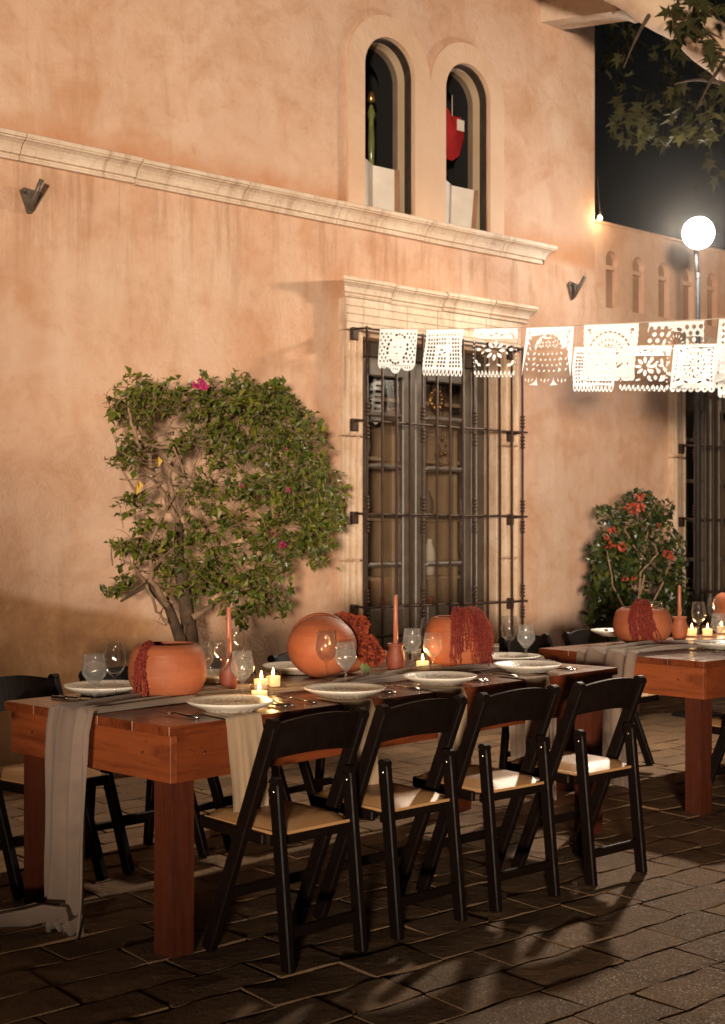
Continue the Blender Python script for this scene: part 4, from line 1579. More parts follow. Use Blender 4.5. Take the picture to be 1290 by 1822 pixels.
def spoon_mesh():
    m_ = MB()
    m_.tube([(0, 0, .003), (0, .06, .0055), (0, .125, .009), (0, .14, .006)], [.0055, .0042, .003, .004], 7)
    vs, fs = [], []
    for i in range(7):
        for j in range(12):
            a = 2 * PI * j / 12
            r = i / 6
            vs.append((r * .021 * math.cos(a), .168 + r * .031 * math.sin(a), .001 + .008 * r * r))
    for i in range(6):
        for j in range(12):
            fs.append((i * 12 + j, i * 12 + (j + 1) % 12, (i + 1) * 12 + (j + 1) % 12, (i + 1) * 12 + j))
    m_.add(vs, fs, True)
    return m_.mesh('spoon', M_STEEL)


FORK, KNIFE, SPOON = fork_mesh(), knife_mesh(), spoon_mesh()


def lay(me, name, loc, rz, label):
    o = link_mesh(name, me)
    o.location = loc
    o.rotation_euler = (0, 0, rz)
    tag(o, label, name, 'cutlery beside the plates')


places = [('the nearest plate', 411, 1251), ('the plate before the round urn', 614, 1228), ('the plate before the ribbed pot', 783, 1206), ('the fourth plate at the front table end', 938, 1185)]
for nm, px, py in places:
    u, v = uv(at(px, py, ZR))
    v = .05
    lay(FORK, 'fork', tp(TORG, TA, u - .205, v + .02, ZT + .001), TA + RND.uniform(-.08, .08), 'steel fork lying left of ' + nm)
    lay(KNIFE, 'knife', tp(TORG, TA, u + .195, v + .015, ZT + .001), TA + RND.uniform(-.06, .06), 'steel knife lying right of ' + nm)
    lay(SPOON, 'spoon', tp(TORG, TA, u + .232, v + .02, ZT + .001), TA + RND.uniform(-.06, .06), 'steel spoon outside the knife right of ' + nm)
u, v = uv(at(186, 1223, ZR))
lay(KNIFE, 'knife', tp(TORG, TA, u - .20, T1W - .06, ZT + .001), TA + PI + .05, 'steel knife lying left of the plate at the far left corner of the front table')
lay(SPOON, 'spoon', tp(TORG, TA, u - .165, T1W - .06, ZT + .001), TA + PI - .05, 'steel spoon lying left of the plate at the far left corner of the front table')
u, v = uv(at(1286, 1146, ZR), T2ORG, T2A)
lay(FORK, 'fork', tp(T2ORG, T2A, u - .20, .05, ZT + .001), T2A, 'steel fork lying left of the plate on the second table')
lay(SPOON, 'spoon', tp(T2ORG, T2A, u - .235, .06, ZT + .001), T2A + .1, 'steel spoon lying left of the plate on the second table')

# napkins hanging from under the plates -----------------------------
for k, (px0, px1, py, drop, nm) in enumerate(((426, 490, 1268, .30, 'the nearest plate'), (637, 691, 1243, .32, 'the plate before the round urn'), (806, 857, 1220, .30, 'the plate before the ribbed pot'), (969, 1012, 1198, .30, 'the fourth plate at the front table end'))):
    u0 = uv(at(px0, 1300 - (px0 - 301) * .1303, TH))[0]
    u1 = uv(at(px1, 1300 - (px1 - 301) * .1303, TH))[0]
    uc, wd = (u0 + u1) / 2, (u1 - u0)
    P = []
    up = Vector((0, 0, 1))
    for q in range(8):
        vv = .17 - .175 * q / 7
        p = tp(TORG, TA, uc + .03 * (1 - q / 7), vv, ZT + .0015)
        P.append((p, DU, up, .25, 1))
    P.append((tp(TORG, TA, uc, -.006, ZT - .004), DU, (up - DV).normalized(), .3, 1))
    for q in range(1, 13):
        f = q / 12
        P.append((tp(TORG, TA, uc + .012 * math.sin(f * 2 + k), -.009 - .012 * f, ZT - .008 - drop * f), DU, -DV, .3 + .8 * f, 1 + .04 * f))
    o = cloth('napkin', P, wd, 20, .0055, M_NAPKIN, 30 + k)
    tag(o, 'sand linen napkin hanging over the edge under ' + nm, 'napkin', 'linen napkins')


# ------------------------------------------------------------------ cut-paper banners
def ellipse(cx, cy, rx, ry, n=8, rot=0):
    out = []
    for k in range(n):
        a = 2 * PI * k / n
        x, y = rx * math.cos(a), ry * math.sin(a)
        out.append((cx + x * math.cos(rot) - y * math.sin(rot), cy + x * math.sin(rot) + y * math.cos(rot)))
    return out


def almond(cx, cy, l, w, rot):
    pts = [(-l, 0), (-l * .4, -w), (l * .4, -w), (l, 0), (l * .4, w), (-l * .4, w)]
    return [(cx + x * math.cos(rot) - y * math.sin(rot), cy + x * math.sin(rot) + y * math.cos(rot)) for x, y in pts]


def outline(bottom, serr=False):
    """unit banner: x -.5 to .5, y 0 (string) to -1"""
    pts = [(-.5, 0)]
    if serr:
        for k in range(1, 16):
            pts.append((-.5 + (.012 if k % 2 else 0), -.84 * k / 16))
    if bottom == 'scallop':
        pts.append((-.5, -.80))
        for c, r, d in ((-.33, .17, .13), (0, .17, .20), (.33, .17, .13)):
            for k in range(0, 9):
                a = PI + PI * k / 8
                pts.append((c + r * .98 * math.cos(a), -.80 + d * math.sin(a)))
        pts.append((.5, -.80))
    elif bottom == 'fringe':
        pts.append((-.5, -.84))
        n = 11
        for k in range(n):
            x0 = -.5 + k / n
            for f, y in ((.08, -.95), (.3, -.995), (.5, -1.0), (.7, -.995), (.92, -.95)):
                pts.append((x0 + f / n, y))
            if k < n - 1: pts.append((x0 + 1 / n, -.90))
        pts.append((.5, -.84))
    else:
        n = 7
        for k in range(n):
            x0 = -.5 + k / n
            for q in range(0, 6):
                a = PI + PI * q / 5
                pts.append((x0 + .5 / n + .49 / n * math.cos(a), -.93 + .07 * math.sin(a)))
    if serr:
        for k in range(15, 0, -1):
            pts.append((.5 - (.012 if k % 2 else 0), -.84 * k / 16))
    pts.append((.5, 0))
    return pts


def in_el(x, y, cx, cy, rx, ry):
    return ((x - cx) / rx) ** 2 + ((y - cy) / ry) ** 2 < 1


def design(kind):
    H = []
    if kind == 'face':
        for i in range(9):
            for j in range(9):
                x, y = -.43 + i * .107, -.10 - j * .078
                if j % 2: x += .053
                if abs(x) < .46 and not in_el(x, y, 0, -.44, .30, .40): H.append(almond(x, y, .030, .022, PI / 2))
        for k in range(20):
            a = 2 * PI * k / 20
            if k % 5 == 2: continue
            H.append(almond(.235 * math.cos(a), -.44 + .33 * math.sin(a), .038, .028, math.atan2(.33 * math.cos(a), -.235 * math.sin(a))))
        H += [almond(-.07, -.40, .035, .010, 0), almond(.07, -.40, .035, .010, 0), almond(0, -.55, .03, .012, 0)]
        for c in (-.33, 0, .33):
            for q in (-.5, 0, .5): H.append(almond(c + q * .12, -.86 - (.04 if c == 0 else 0), .035, .012, PI / 2 + q))
        return outline('scallop'), H
    if kind == 'grid':
        for i in range(11):
            H.append([(-.43 + i * .08, -.10), (-.43 + i * .08, -.145), (-.385 + i * .08, -.145), (-.385 + i * .08, -.10)])
        for i in range(12):
            for j in range(8):
                x, y = -.43 + i * .0745, -.19 - j * .081
                blocked = in_el(x + .02, y - .03, -.02, -.46, .21, .13) or in_el(x + .02, y - .03, .15, -.36, .10, .17) or in_el(x + .02, y, -.18, -.62, .06, .2) or in_el(x + .02, y, .12, -.68, .05, .16)
                if not blocked: H.append([(x, y), (x, y - .052), (x + .044, y - .052), (x + .044, y)])
        H += [almond(-.06, -.44, .06, .016, 0), almond(.02, -.50, .05, .014, .4), almond(.15, -.30, .03, .014, .8), almond(-.1, -.53, .05, .014, -.2)]
        for k in range(11): H.append(almond(-.5 + (k + .5) / 11, -.915, .055, .020, PI / 2))
        return outline('fringe', True), H
    if kind == 'floral':
        for k in range(8):
            a = 2 * PI * k / 8
            H.append(almond(.145 * math.cos(a), -.45 + .145 * math.sin(a), .075, .030, a))
        for sx in (-1, 1):
            for sy in (-1, 1):
                for q in range(5):
                    a = math.atan2(sy, sx) + (q - 2) * .5
                    H.append(almond(sx * .33 + .07 * math.cos(a), -.43 + sy * .25 + .07 * math.sin(a), .038, .016, a))
            H += [almond(sx * .34, -.43, .055, .028, 0), almond(sx * .25, -.36, .04, .016, sx * .8), almond(sx * .25, -.50, .04, .016, -sx * .8)]
            H += [almond(sx * .12, -.13, .055, .018, sx * .4), almond(sx * .12, -.75, .055, .018, -sx * .4)]
            for q in range(9): H.append(ellipse(sx * .455, -.10 - q * .085, .012, .016, 6))
        H.append(almond(0, -.10, .05, .02, 0))
        for k in range(11): H.append(almond(-.5 + (k + .5) / 11, -.915, .055, .020, PI / 2))
        return outline('fringe', True), H
    if kind == 'rosette':
        for k in range(9):
            a = PI * (k + .5) / 9
            H.append(almond(.28 * math.cos(a), -.34 + .20 * math.sin(a), .055, .026, a + PI / 2))
        for cx in (-.16, 0, .16):
            for k in range(6):
                a = 2 * PI * k / 6 + .5
                H.append(almond(cx + .047 * math.cos(a), -.27 + .047 * math.sin(a), .024, .013, a))
        for sx in (-1, 1):
            for q in range(8): H.append(almond(sx * (.43 - .03 * (q % 2)), -.08 - q * .085, .034, .014, sx * .9))
            for q in range(4): H.append(almond(sx * (.30 - q * .01), -.42 - q * .085, .036, .016, -sx * .7))
        for j in range(4):
            for i in range(5): H.append(almond(-.2 + i * .1 + (.05 if j % 2 else 0), -.43 - j * .09, .026, .013, (i + j) % 2 * PI / 2 + .4))
        for c in (-.33, 0, .33): H += [almond(c, -.86, .04, .012, PI / 2), almond(c - .07, -.85, .03, .010, 2.1), almond(c + .07, -.85, .03, .010, 1.0)]
        return outline('scallop'), H
    if kind == 'arch':
        for k in range(15):
            a = math.radians(8 + 164 * k / 14)
            H.append(almond(.40 * math.cos(a), -.60 + .46 * math.sin(a), .036, .016, a + PI / 2))
        for k in range(11):
            a = math.radians(20 + 140 * k / 10)
            H.append(almond(.28 * math.cos(a), -.60 + .32 * math.sin(a), .030, .011, a))
        for k in range(9):
            a = math.radians(22 + 136 * k / 8)
            H.append(almond(.16 * math.cos(a), -.60 + .20 * math.sin(a), .055, .019, a))
        for sx in (-1, 1): H += [ellipse(sx * .38, -.10, .036, .026), almond(sx * .36, -.15, .03, .012, PI / 2), almond(sx * .2, -.74, .07, .02, sx * .5)]
        for i in range(8): H.append(almond(-.36 + i * .103, -.70, .028, .014, PI / 2))
        H += [almond(0, -.80, .06, .02, 0)]
        return outline('round', True), H
    if kind == 'lattice':
        for i in range(8):
            for j in range(9):
                x, y = -.44 + i * .126, -.09 - j * .093
                if j % 2: x += .063
                if abs(x) < .455 and not in_el(x, y, 0, -.45, .27, .40): H.append(almond(x, y, .041, .036, PI / 2))
        for k in range(14):
            a = 2 * PI * k / 14
            H.append(almond(.22 * math.cos(a), -.45 + .34 * math.sin(a), .060, .026, math.atan2(.34 * math.cos(a), -.22 * math.sin(a))))
        for k in range(7):
            a = math.radians(20 + 140 * k / 6)
            H.append(almond(.12 * math.cos(a), -.36 + .15 * math.sin(a), .03, .010, a))
        H += [almond(-.05, -.40, .03, .011, 0), almond(.05, -.40, .03, .011, 0), almond(0, -.50, .035, .012, 0), almond(-.09, -.62, .05, .016, .8), almond(.09, -.62, .05, .016, -.8)]
        return outline('round', True), H
    # 'corner': vine corners round a daisy
    for k in range(10):
        a = 2 * PI * k / 10
        H.append(almond(.12 * math.cos(a), -.42 + .12 * math.sin(a), .045, .018, a))
    for k in range(16):
        a = 2 * PI * k / 16
        H.append(almond(.24 * math.cos(a), -.42 + .24 * math.sin(a), .036, .016, a + .6))
    for sx in (-1, 1):
        for q in range(9): H.append(almond(sx * .42, -.08 - q * .085, .036, .016, sx * (.7 if q % 2 else -.7)))
        H += [almond(sx * .33, -.12, .05, .022, sx * .5), almond(sx * .33, -.74, .06, .026, -sx * .5), almond(sx * .15, -.78, .06, .022, sx * .3), almond(sx * .16, -.08, .05, .018, 0)]
    for k in range(7): H.append(ellipse(-.5 + (k + .5) / 7, -.93, .018, .022, 6))
    return outline('round'), H


PAPER_ME = {}


def banner(kind, a, b, h, label, lean):
    """sheet hung between string points a and b"""
    a, b = Vector(a), Vector(b)
    d = b - a
    w = d.length
    dirx = d.normalized()
    nrm = Vector((dirx.y, -dirx.x, 0)).normalized()
    outer, H = design(kind)
    mb = MB()
    seed = RND.uniform(0, 50)

    def fn(x, y, k):
        curl = .10 * h * (y * y) * (.4 * math.sin(x * 3 + seed) + lean) + .010 * math.sin(y * 5 + x * 4 + seed)
        return Vector(((x + .5) * w, curl, y * h - .002))
    mb.plate2d(outer, H, fn, None, True)
    me = mb.mesh('paper_banner', M_PAPER, False)
    o = link_mesh('paper_banner', me)
    X = dirx
    Y = -nrm
    Z = X.cross(Y).normalized()
    M = Matrix((X, Y, Z)).transposed().to_4x4()
    M.translation = a
    o.matrix_world = M
    return tag(o, label, 'paper banner', 'white cut-paper banners')


def string_points(p0, d, pxs):
    """points above ground line p0 + s*d seen at given pixels (px, py)"""
    out = []
    for px, py in pxs:
        r = (px - CX) / FPX
        s = (r * p0.y - p0.x) / (d.x - r * d.y)
        y = p0.y + s * d.y
        out.append(Vector((p0.x + s * d.x, y, CAMH + (HY - py) / FPX * y)))
    return out


S0 = Vector((.12, 8.92, 0))
SD = Vector((.67, -.74, 0)).normalized()
front = [('face', 676, 585, 745, 585.5, 664, 'leftmost white cut-paper banner, with a face in an oval and a scalloped hem', -.2),
         ('grid', 757, 586, 826, 585, 668, 'second white cut-paper banner from the left, with a square grid and fringed hem', .3),
         ('floral', 843, 584.5, 924, 583, 670, 'third white cut-paper banner from the left, with flower petals and fringed hem', .3),
         ('rosette', 936, 583, 1021, 580, 692, 'fourth white cut-paper banner from the left, with three small rosettes and scalloped hem', -.1),
         ('arch', 1041, 577.5, 1136, 574.5, 676, 'fifth white cut-paper banner from the left, with a rayed arch in its upper half', .1),
         ('lattice', 1153, 573.5, 1256, 569, 690, 'sixth white cut-paper banner from the left, with diamond lattice and crowned figure', .1),
         ('corner', 1279, 567.5, 1388, 562, 690, 'white cut-paper banner of the nearer string cut by the right edge', 0)]
fp = []
for kind, x0, y0, x1, y1, yb, lab, lean in front:
    A, B = string_points(S0, SD, [(x0, y0), (x1, y1)])
    fp += [A, B]
    yc = (A.y + B.y) / 2
    banner(kind, A, B, (yb - (y0 + y1) / 2) / FPX * yc, lab, lean)
start = wp(2.52, .235, 2.775)
end = fp[-1] + SD * 2.2 + Vector((0, 0, .12))
mb = MB().tube([start] + [p + Vector((0, 0, .001)) for p in fp] + [end], .0034, 5)
tag(mb.build('banner_string', M_TWINE), 'thin pale string carrying the nearer row of paper banners', 'string', 'banner strings')

B0 = wp(4.02, .24, 0)
BD = Vector((.66, -.75, 0)).normalized()
back = [('grid', 1022, 618, 1098, 617, 696, 'gridded white banner of the farther string showing below the rosette and arch banners', .1),
        ('floral', 1107, 616, 1195, 615, 695, 'flowery white banner of the farther string below the arch and lattice banners', .1),
        ('corner', 1199, 614, 1277, 612, 697, 'daisy-patterned white banner of the farther string below the lattice banner', 0),
        ('face', 1284, 612, 1362, 610, 719, 'white banner of the farther string hanging lowest at the right edge', 0)]
bp = []
for kind, x0, y0, x1, y1, yb, lab, lean in back:
    A, B = string_points(B0, BD, [(x0, y0), (x1, y1)])
    bp += [A, B]
    yc = (A.y + B.y) / 2
    banner(kind, A, B, (yb - (y0 + y1) / 2) / FPX * yc, lab, lean)
mb = MB().tube([wp(4.02, .24, 2.77)] + [p + Vector((0, 0, .001)) for p in bp] + [bp[-1] + BD * 1.5], .0034, 5)
tag(mb.build('banner_string', M_TWINE), 'thin pale string carrying the farther row of paper banners', 'string', 'banner strings')


# ------------------------------------------------------------------ plants
def leaf_quad(mb, p, d, up, L, W, fold=.25):
    """one folded pointed leaf: 4 triangles"""
    d = d.normalized()
    x = d.cross(up)
    if x.length < 1e-3: x = d.orthogonal()
    x.normalize()
    n = x.cross(d)
    mid = p + d * L * .5 - n * L * .03
    tip = p + d * L - n * L * .12
    a = p + d * L * .45 + x * W * .5 + n * W * fold
    b = p + d * L * .45 - x * W * .5 + n * W * fold
    mb.add([p, a, tip, b, mid], [(0, 1, 4), (1, 2, 4), (2, 3, 4), (3, 0, 4)], False)


def wpx(px, py, off):
    """point of the plane 'off' metres before the facade on the sight line of a photo pixel"""
    r = Vector(((px - CX) / FPX, 1, (HY - py) / FPX))
    p0 = W0 + WN * off
    d = p0.dot(WN) / (r.x * WN.x + r.y * WN.y)
    return Vector((r.x * d, d, CAMH + r.z * d))


def rv(r):
    return Vector((r.gauss(0, 1), r.gauss(0, 1), r.gauss(0, 1))).normalized()


def wiggle(r, a, b, n, amp):
    pts = []
    for k in range(n + 1):
        f = k / n
        pts.append(a.lerp(b, f) + rv(r) * amp * math.sin(PI * f))
    return pts


# bougainvillea trained as a small tree before the facade
rb = random.Random(21)
base = wpx(345, 1290, .42)
base.z = 0
bg = empty('bougainvillea', base, 0, 'bushy bougainvillea tree with bare twisting stems left of the caged window', 'tree')
inv = Matrix.Translation(-base)
K = wpx(335, 1105, .42)
tr = MB()
tr.tube([base + Vector((.02, 0, -.02)), base + Vector((.03, 0, .3)), wpx(340, 1150, .42), K, wpx(318, 1000, .43), wpx(318, 930, .44)], [.075, .058, .05, .045, .032, .024], 10, M=inv)
tr.tube([base + Vector((-.04, .03, -.02)), base + Vector((-.03, .02, .4)), wpx(322, 1140, .45), wpx(300, 1080, .45), wpx(262, 1040, .45), wpx(215, 1070, .45)], [.05, .044, .036, .028, .018, .007], 9, M=inv)
tr.build('trunk', M_BARK_D, bg)
limbs = [[(318, 930), (300, 860), (312, 800), (345, 760)], [(318, 930), (300, 900), (270, 830), (250, 760), (245, 690)], [(335, 1060), (375, 1000), (372, 950), (352, 905), (380, 860)],
         [(345, 1100), (400, 1060), (460, 1040), (500, 1060)], [(330, 1000), (280, 1010), (268, 960), (300, 900)], [(300, 1080), (268, 1030), (268, 990), (290, 970)], [(345, 760), (400, 740), (440, 730), (520, 760)],
         [(380, 860), (430, 800), (480, 780), (540, 800)], [(372, 950), (440, 920), (500, 930), (560, 950)], [(290, 860), (250, 880), (225, 850), (215, 810)], [(312, 800), (260, 790), (225, 820)], [(262, 1040), (230, 1000), (205, 1010)],
         [(262, 1040), (280, 1090), (300, 1110)], [(345, 905), (330, 850), (318, 800)], [(250, 800), (230, 740), (225, 700)], [(372, 760), (370, 720), (350, 700)], [(345, 790), (420, 765), (470, 800)], [(290, 820), (330, 850), (300, 770)]]
for k, l in enumerate(limbs):
    pts = []
    offs = .42 + rb.uniform(-.10, .10)
    for i, (x, y) in enumerate(l):
        pts.append(wpx(x, y, offs + rb.uniform(-.03, .03)))
    fine = []
    for i in range(len(pts) - 1):
        for q in range(4):
            fine.append(pts[i].lerp(pts[i + 1], q / 4) + rv(rb) * .008)
    fine.append(pts[-1])
    n = len(fine)
    r0 = .019 if k < 7 else .011
    MB().tube(fine, [r0 * (1 - .65 * i / n) for i in range(n)], 7, M=inv).build('branch', M_BARK, bg)
crown, twigs = MB(), MB()
# clumps: centre px, radius px, depth of the clump, leaf sprays
clumps = [(232, 712, 38, 26), (240, 690, 22, 10), (215, 735, 24, 10), (285, 715, 35, 16), (330, 725, 40, 20), (380, 718, 50, 34), (430, 722, 55, 44), (485, 728, 46, 42), (522, 762, 46, 44), (400, 760, 55, 30), (460, 770, 60, 50),
          (538, 806, 48, 48), (562, 856, 40, 42), (500, 840, 60, 50), (430, 830, 55, 26), (460, 880, 55, 30), (540, 890, 50, 44), (575, 905, 36, 30), (520, 940, 50, 40), (470, 950, 45, 26), (555, 960, 34, 24), (570, 990, 20, 8), (500, 990, 36, 18),
          (365, 800, 40, 14), (370, 920, 40, 20), (340, 880, 32, 10), (350, 985, 44, 28), (330, 1030, 45, 30), (420, 1010, 50, 30), (470, 1050, 44, 26), (500, 1068, 26, 10), (420, 1060, 40, 20), (440, 1095, 26, 12), (390, 1050, 30, 14), (290, 965, 40, 16),
          (260, 975, 30, 12), (215, 980, 22, 9), (220, 1045, 24, 9), (200, 1050, 14, 4), (240, 900, 30, 10), (230, 830, 22, 5), (235, 800, 24, 8), (215, 815, 14, 4), (300, 780, 30, 8), (265, 945, 26, 8), (380, 880, 30, 10), (600, 930, 14, 4), (598, 890, 12, 3), (290, 700, 26, 8), (395, 835, 36, 6), (420, 905, 40, 6), (405, 965, 40, 6), (450, 700, 36, 14), (500, 712, 20, 8)]
for cx, cy, rad, n in clumps:
    for k in range(int(n * 1.02)):
        a, q = rb.uniform(0, 2 * PI), math.sqrt(rb.random())
        px, py = cx + rad * q * math.cos(a), cy + rad * q * math.sin(a) * .9
        e = max(0, 1 - ((px - 450) / 190) ** 2) * .24
        c = wpx(px, py, .40 + rb.uniform(-.16, .10) + e * rb.uniform(.2, 1.1))
        d = (rv(rb) + Vector((0, 0, .35)) + WN * .45).normalized()
        ln = rb.uniform(.07, .15)
        tw = [c - d * ln * .6, c, c + d * ln * .6 + Vector((0, 0, -.01))]
        twigs.tube(tw, [.0022, .0018, .001], 4, M=inv)
        for j in range(rb.randint(6, 10)):
            f = rb.uniform(-.5, .65)
            p = c + d * ln * f - base
            ld = (rv(rb) * .9 + d * .5 + Vector((0, 0, -.25)) + WN * .3).normalized()
            L = rb.choice((rb.uniform(.018, .032), rb.uniform(.03, .05), rb.uniform(.045, .072)))
            leaf_quad(crown, p, ld, Vector((0, 0, 1)) + WN * .6 + rv(rb) * .5, L, L * .62)
for k in range(46):                                      # loose shoots that leave the outline
    an = rb.uniform(0, 2 * PI)
    ex, ey = (405 + 195 * math.cos(an), 870 - 190 * math.sin(an)) if rb.random() < .85 else (rb.uniform(215, 260), rb.uniform(690, 760))
    a = wpx(ex - 40 * math.cos(an), ey + 40 * math.sin(an), .45)
    e = wpx(ex + rb.uniform(0, 22) * math.cos(an), ey - rb.uniform(-10, 26) * math.sin(an), .45 + rb.uniform(-.1, .2))
    c = a.lerp(e, .6) + Vector((0, 0, rb.uniform(.0, .06)))
    pts = [a * (1 - f) ** 2 + c * 2 * f * (1 - f) + e * f * f for f in [i / 8 for i in range(9)]]
    twigs.tube(pts, [.0030 - .0002 * i for i in range(9)], 4, M=inv)
    for j in range(14):
        p = pts[rb.randint(2, 8)]
        L = rb.uniform(.02, .05)
        leaf_quad(crown, p - base, (rv(rb) + (e - a).normalized() * .8).normalized(), Vector((0, 0, 1)) + WN * .5 + rv(rb) * .5, L, L * .6)
for k in range(120):                                     # bare curving twigs
    l = rb.choice(limbs)
    x, y = rb.choice(l)
    a = wpx(x + rb.uniform(-12, 12), y + rb.uniform(-12, 12), .42)
    tx, ty = x + rb.uniform(-60, 80), y + rb.uniform(-65, 40)
    b = wpx(max(205, min(585, tx)), max(680, ty), .42 + rb.uniform(-.1, .2))
    c = a.lerp(b, .5) + rv(rb) * .16
    pts = [a * (1 - f) ** 2 + c * 2 * f * (1 - f) + b * f * f for f in [i / 9 for i in range(10)]]
    twigs.tube(pts, [.0048 - .0004 * i for i in range(10)], 5, M=inv)
o = crown.build('crown', M_LEAF, bg, fix=False)
o['kind'] = 'stuff'
o = twigs.build('twigs', M_BARK, bg, fix=False)
o['kind'] = 'stuff'


def bloom(parent, p, R, m, n, name='flower'):
    mb = MB()
    for k in range(n):
        d = rv(rb)
        leaf_quad(mb, p + d * R * .35, d, rv(rb), R * .9, R * .75, .3)
    return mb.build(name, m, parent, fix=False)


for px, py, R, nm in ((352, 683, .034, M_PINK), (362, 686, .030, M_PINK), (508, 800, .016, M_PINK), (430, 865, .014, M_PINK), (512, 872, .016, M_PINK), (487, 948, .022, M_PINK), (503, 970, .022, M_PINK), (492, 918, .012, M_PINK)):
    bloom(bg, wpx(px, py, .62) - base, R, nm, 16)
for px, py in ((282, 812), (248, 855), (243, 862), (512, 778)):
    mb = MB()
    leaf_quad(mb, wpx(px, py, .55) - base, Vector((.1, -.2, -1)), WN, .06, .04)
    mb.build('yellow_leaf', M_YELLOW, bg)

# coral-flowered bush by the second window
hb = wpx(1130, 1215, .50)
hb.z = 0
hib = empty('flowering_bush', hb, 0, 'dark green bush with coral flowers between the two caged windows', 'bush')
inv = Matrix.Translation(-hb)
rb = random.Random(31)
stems = [[(1132, 1090), (1128, 1050), (1140, 1010), (1150, 960), (1158, 920)], [(1130, 1110), (1150, 1000), (1120, 960), (1112, 940), (1150, 925), (1165, 900)], [(1130, 1120), (1090, 1040), (1080, 980)], [(1135, 1120), (1180, 1040), (1200, 980)], [(1130, 1120), (1140, 1020), (1170, 985), (1165, 970)]]
MB().tube([hb + Vector((0, 0, -.02)), hb + Vector((.01, 0, .3)), wpx(1132, 1110, .5)], [.045, .035, .025], 8, M=inv).build('trunk', M_BARK, hib)
for l in stems:
    off = rb.uniform(.62, .78)
    pts = [wpx(x, y, off + rb.uniform(-.03, .03)) for x, y in l]
    fine = []
    for i in range(len(pts) - 1):
        for q in range(4): fine.append(pts[i].lerp(pts[i + 1], q / 4) + rv(rb) * .006)
    fine.append(pts[-1])
    MB().tube(fine, [.010 * (1 - .6 * i / len(fine)) for i in range(len(fine))], 6, M=inv).build('branch', M_BARK, hib)
crown = MB()
for cx, cy, rad, n, sz in ((1090, 1090, 42, 60, 1.3), (1080, 1040, 34, 55, 1.3), (1075, 985, 30, 45, 1.1), (1110, 1000, 42, 60, 1.1), (1100, 950, 36, 45, .95), (1080, 912, 20, 12, .8), (1135, 905, 34, 40, .85), (1170, 910, 26, 34, .8), (1160, 960, 42, 55, .85), (1185, 1000, 34, 42, .85), (1150, 1050, 50, 70, 1.0), (1195, 1060, 30, 40, .9), (1180, 1100, 40, 50, 1.0), (1130, 1110, 50, 60, 1.1), (1060, 1085, 18, 14, 1.2), (1205, 1030, 14, 10, .8), (1140, 890, 18, 12, .8), (1070, 1110, 26, 24, 1.3), (1208, 965, 12, 5, .8), (1075, 905, 12, 6, .7)):
    for k in range(int(n * 3.6)):
        a, q = rb.uniform(0, 2 * PI), math.sqrt(rb.random())
        px, py = cx + rad * q * math.cos(a), cy + rad * q * math.sin(a) * .95
        p = wpx(px, py, .50 + rb.uniform(-.24, .24)) - hb
        d = (rv(rb) + WN * .5 + Vector((0, 0, -.2))).normalized()
        L = rb.uniform(.045, .085) * sz
        leaf_quad(crown, p, d, Vector((0, 0, 1)) + WN * .7 + rv(rb) * .5, L, L * .8, .18)
o = crown.build('crown', M_LEAF2, hib, fix=False)
o['kind'] = 'stuff'
for px, py, R in ((1138, 882, .05), (1128, 905, .055), (1140, 903, .045), (1117, 902, .035), (1090, 945, .042), (1084, 970, .040), (1098, 975, .035), (1108, 973, .042), (1112, 1030, .032), (1188, 985, .05), (1196, 992, .03), (1128, 1028, .025), (1172, 935, .02), (1080, 955, .03)):
    bloom(hib, wpx(px, py, .76) - hb, R * .8, M_CORAL, 14)

# big sycamore reaching in from the right, overhead
sy = Vector((4.6, 9.2, 0))
syc = empty('sycamore_tree', sy, 0, 'pale-barked sycamore limb and dim lobed leaves against the night sky, top right', 'tree')
inv = Matrix.Translation(-sy)
tb = MB()
lp = [seen(1070, -42, 9.2), seen(1148, 2, 9.2), seen(1225, 46, 9.2), seen(1290, 98, 9.2), seen(1400, 205, 9.2)]
tb.tube([sy + Vector((.1, 0, -.1)), sy + Vector((.05, 0, 1.5)), sy + Vector((-.1, 0, 3.0)), lp[4] + Vector((.25, 0, -.25)), lp[4] + Vector((.3, 0, .5)), sy + Vector((.4, 0, 7.5))], [.34, .29, .27, .24, .2, .12], 14, M=inv)
tb.build('trunk', M_LIMB, syc)
lim = MB()
fine = []
for i in range(4):
    for q in range(4): fine.append(lp[4 - i].lerp(lp[3 - i], q / 4))
fine.append(lp[0])
fine += [lp[0] + (lp[0] - lp[1]) * 1.5]
lim.tube(fine, [(.165 - .0028 * i) * (1 + .05 * math.sin(i * 1.3)) for i in range(len(fine))], 14, M=inv)
lim.build('branch', M_LIMB, syc)
for a, b in (((1230, 60), (1285, 70)), ((1290, 110), (1240, 195)), ((1160, 20), (1110, 120)), ((1290, 150), (1200, 150)), ((1270, 20), (1200, 0))):
    A_, B_ = seen(*a, 9.15), seen(*b, 8.9)
    C_ = A_.lerp(B_, .5) + Vector((0, 0, .06))
    MB().tube([A_ * (1 - f) ** 2 + C_ * 2 * f * (1 - f) + B_ * f * f for f in [i / 9 for i in range(10)]], [.018 - .0016 * i for i in range(10)], 6, M=inv).build('branch', M_BARK_D, syc)


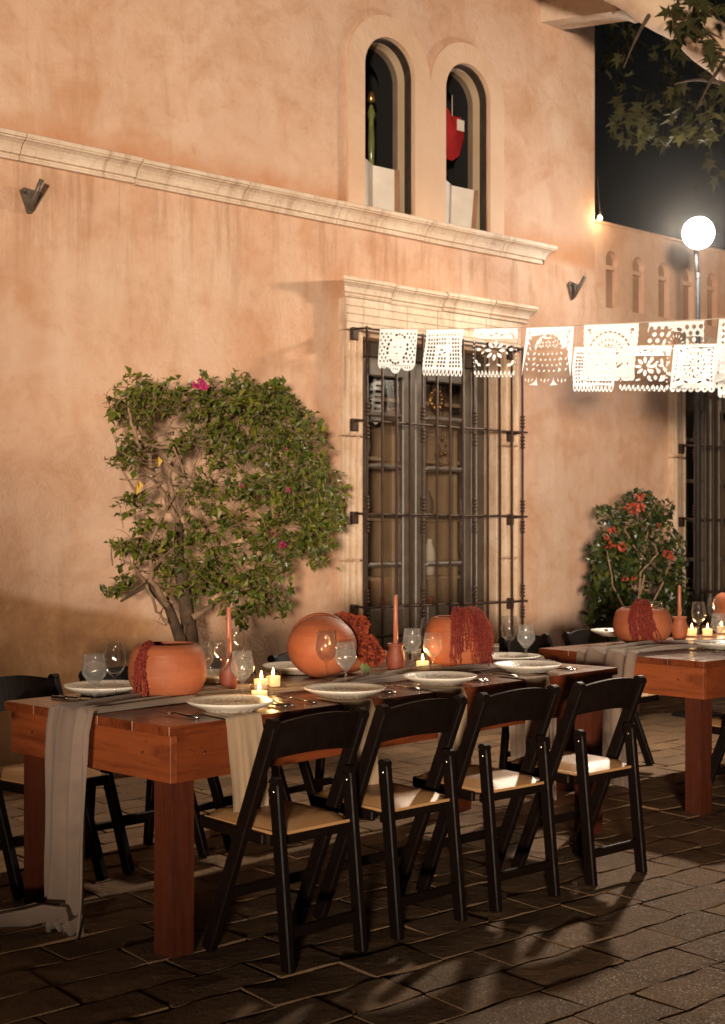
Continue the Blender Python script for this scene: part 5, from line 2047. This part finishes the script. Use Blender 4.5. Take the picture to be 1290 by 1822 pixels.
def maple(seed):
    r = random.Random(seed)
    pts = [(0, 0)]
    for an, ln in ((-118, .5), (-92, .25), (-62, .78), (-34, .38), (0, 1.0), (34, .38), (62, .78), (92, .25), (118, .5)):
        a = math.radians(an + r.uniform(-6, 6))
        l = ln * r.uniform(.9, 1.1)
        pts.append((math.sin(a) * l, .25 + math.cos(a) * l))
    mb = MB()
    vs = [(x * .085, y * .085, -.016 * (x * x + y * y) + r.uniform(-.004, .004)) for x, y in pts] + [(0, .022, .006)]
    n = len(pts)
    mb.add(vs, [(k, (k + 1) % n, n) for k in range(n)], False)
    mb.tube([(0, 0, 0), (.004, -.05, .008)], .0014, 4)
    return mb.mesh('leaf', M_LEAF3, False)


MAPLE = [maple(k) for k in range(6)]
rl = random.Random(17)
LM = []
for cx, cy, rx, ry, n, d0, d1 in ((1250, 30, 60, 45, 46, 8.6, 9.3), (1225, 35, 30, 30, 14, 8.5, 8.9), (1280, 80, 30, 30, 12, 8.6, 9.0), (1140, 130, 70, 70, 40, 9.8, 12), (1200, 190, 80, 60, 44, 9.4, 11.5), (1120, 220, 50, 30, 16, 9.3, 10.5), (1160, 240, 50, 14, 9, 9.0, 9.6), (1230, 225, 40, 26, 18, 8.6, 9.3), (1280, 200, 30, 50, 20, 8.6, 9.6), (1110, 70, 40, 45, 18, 10.5, 12.5), (1270, 290, 36, 40, 8, 10.6, 11.5), (1220, 130, 60, 50, 30, 10, 12)):
    for k in range(n):
        p = seen(cx + rl.uniform(-1, 1) * rx, cy + rl.uniform(-1, 1) * ry, rl.uniform(d0, d1))
        M = Matrix.Translation(p - sy) @ Matrix.Rotation(rl.uniform(0, 6.28), 4, 'Z') @ Matrix.Rotation(rl.gauss(-1.9, .5), 4, 'X') @ Matrix.Rotation(rl.gauss(0, .5), 4, 'Y') @ Matrix.Scale(rl.uniform(.8, 1.35), 4)
        link_mesh('leaf', rl.choice(MAPLE), syc, M)


# ------------------------------------------------------------------ night air that glows round the floodlight
hz = MB().box((0, 8.0, 3.55), (68, 68, 9.3)).build('haze', None)
tag(hz, None, None, None, 'stuff')
hm = bpy.data.materials.new('night_haze')
hm.use_nodes = True
hn = hm.node_tree.nodes
hn.remove(hn['Principled BSDF'])
pv = hn.new('ShaderNodeVolumePrincipled')
pv.inputs['Color'].default_value = (.85, .87, .9, 1)
pv.inputs['Density'].default_value = .00027
pv.inputs['Anisotropy'].default_value = .94
hm.node_tree.links.new(pv.outputs[0], hn['Material Output'].inputs['Volume'])
hz.data.materials.append(hm)
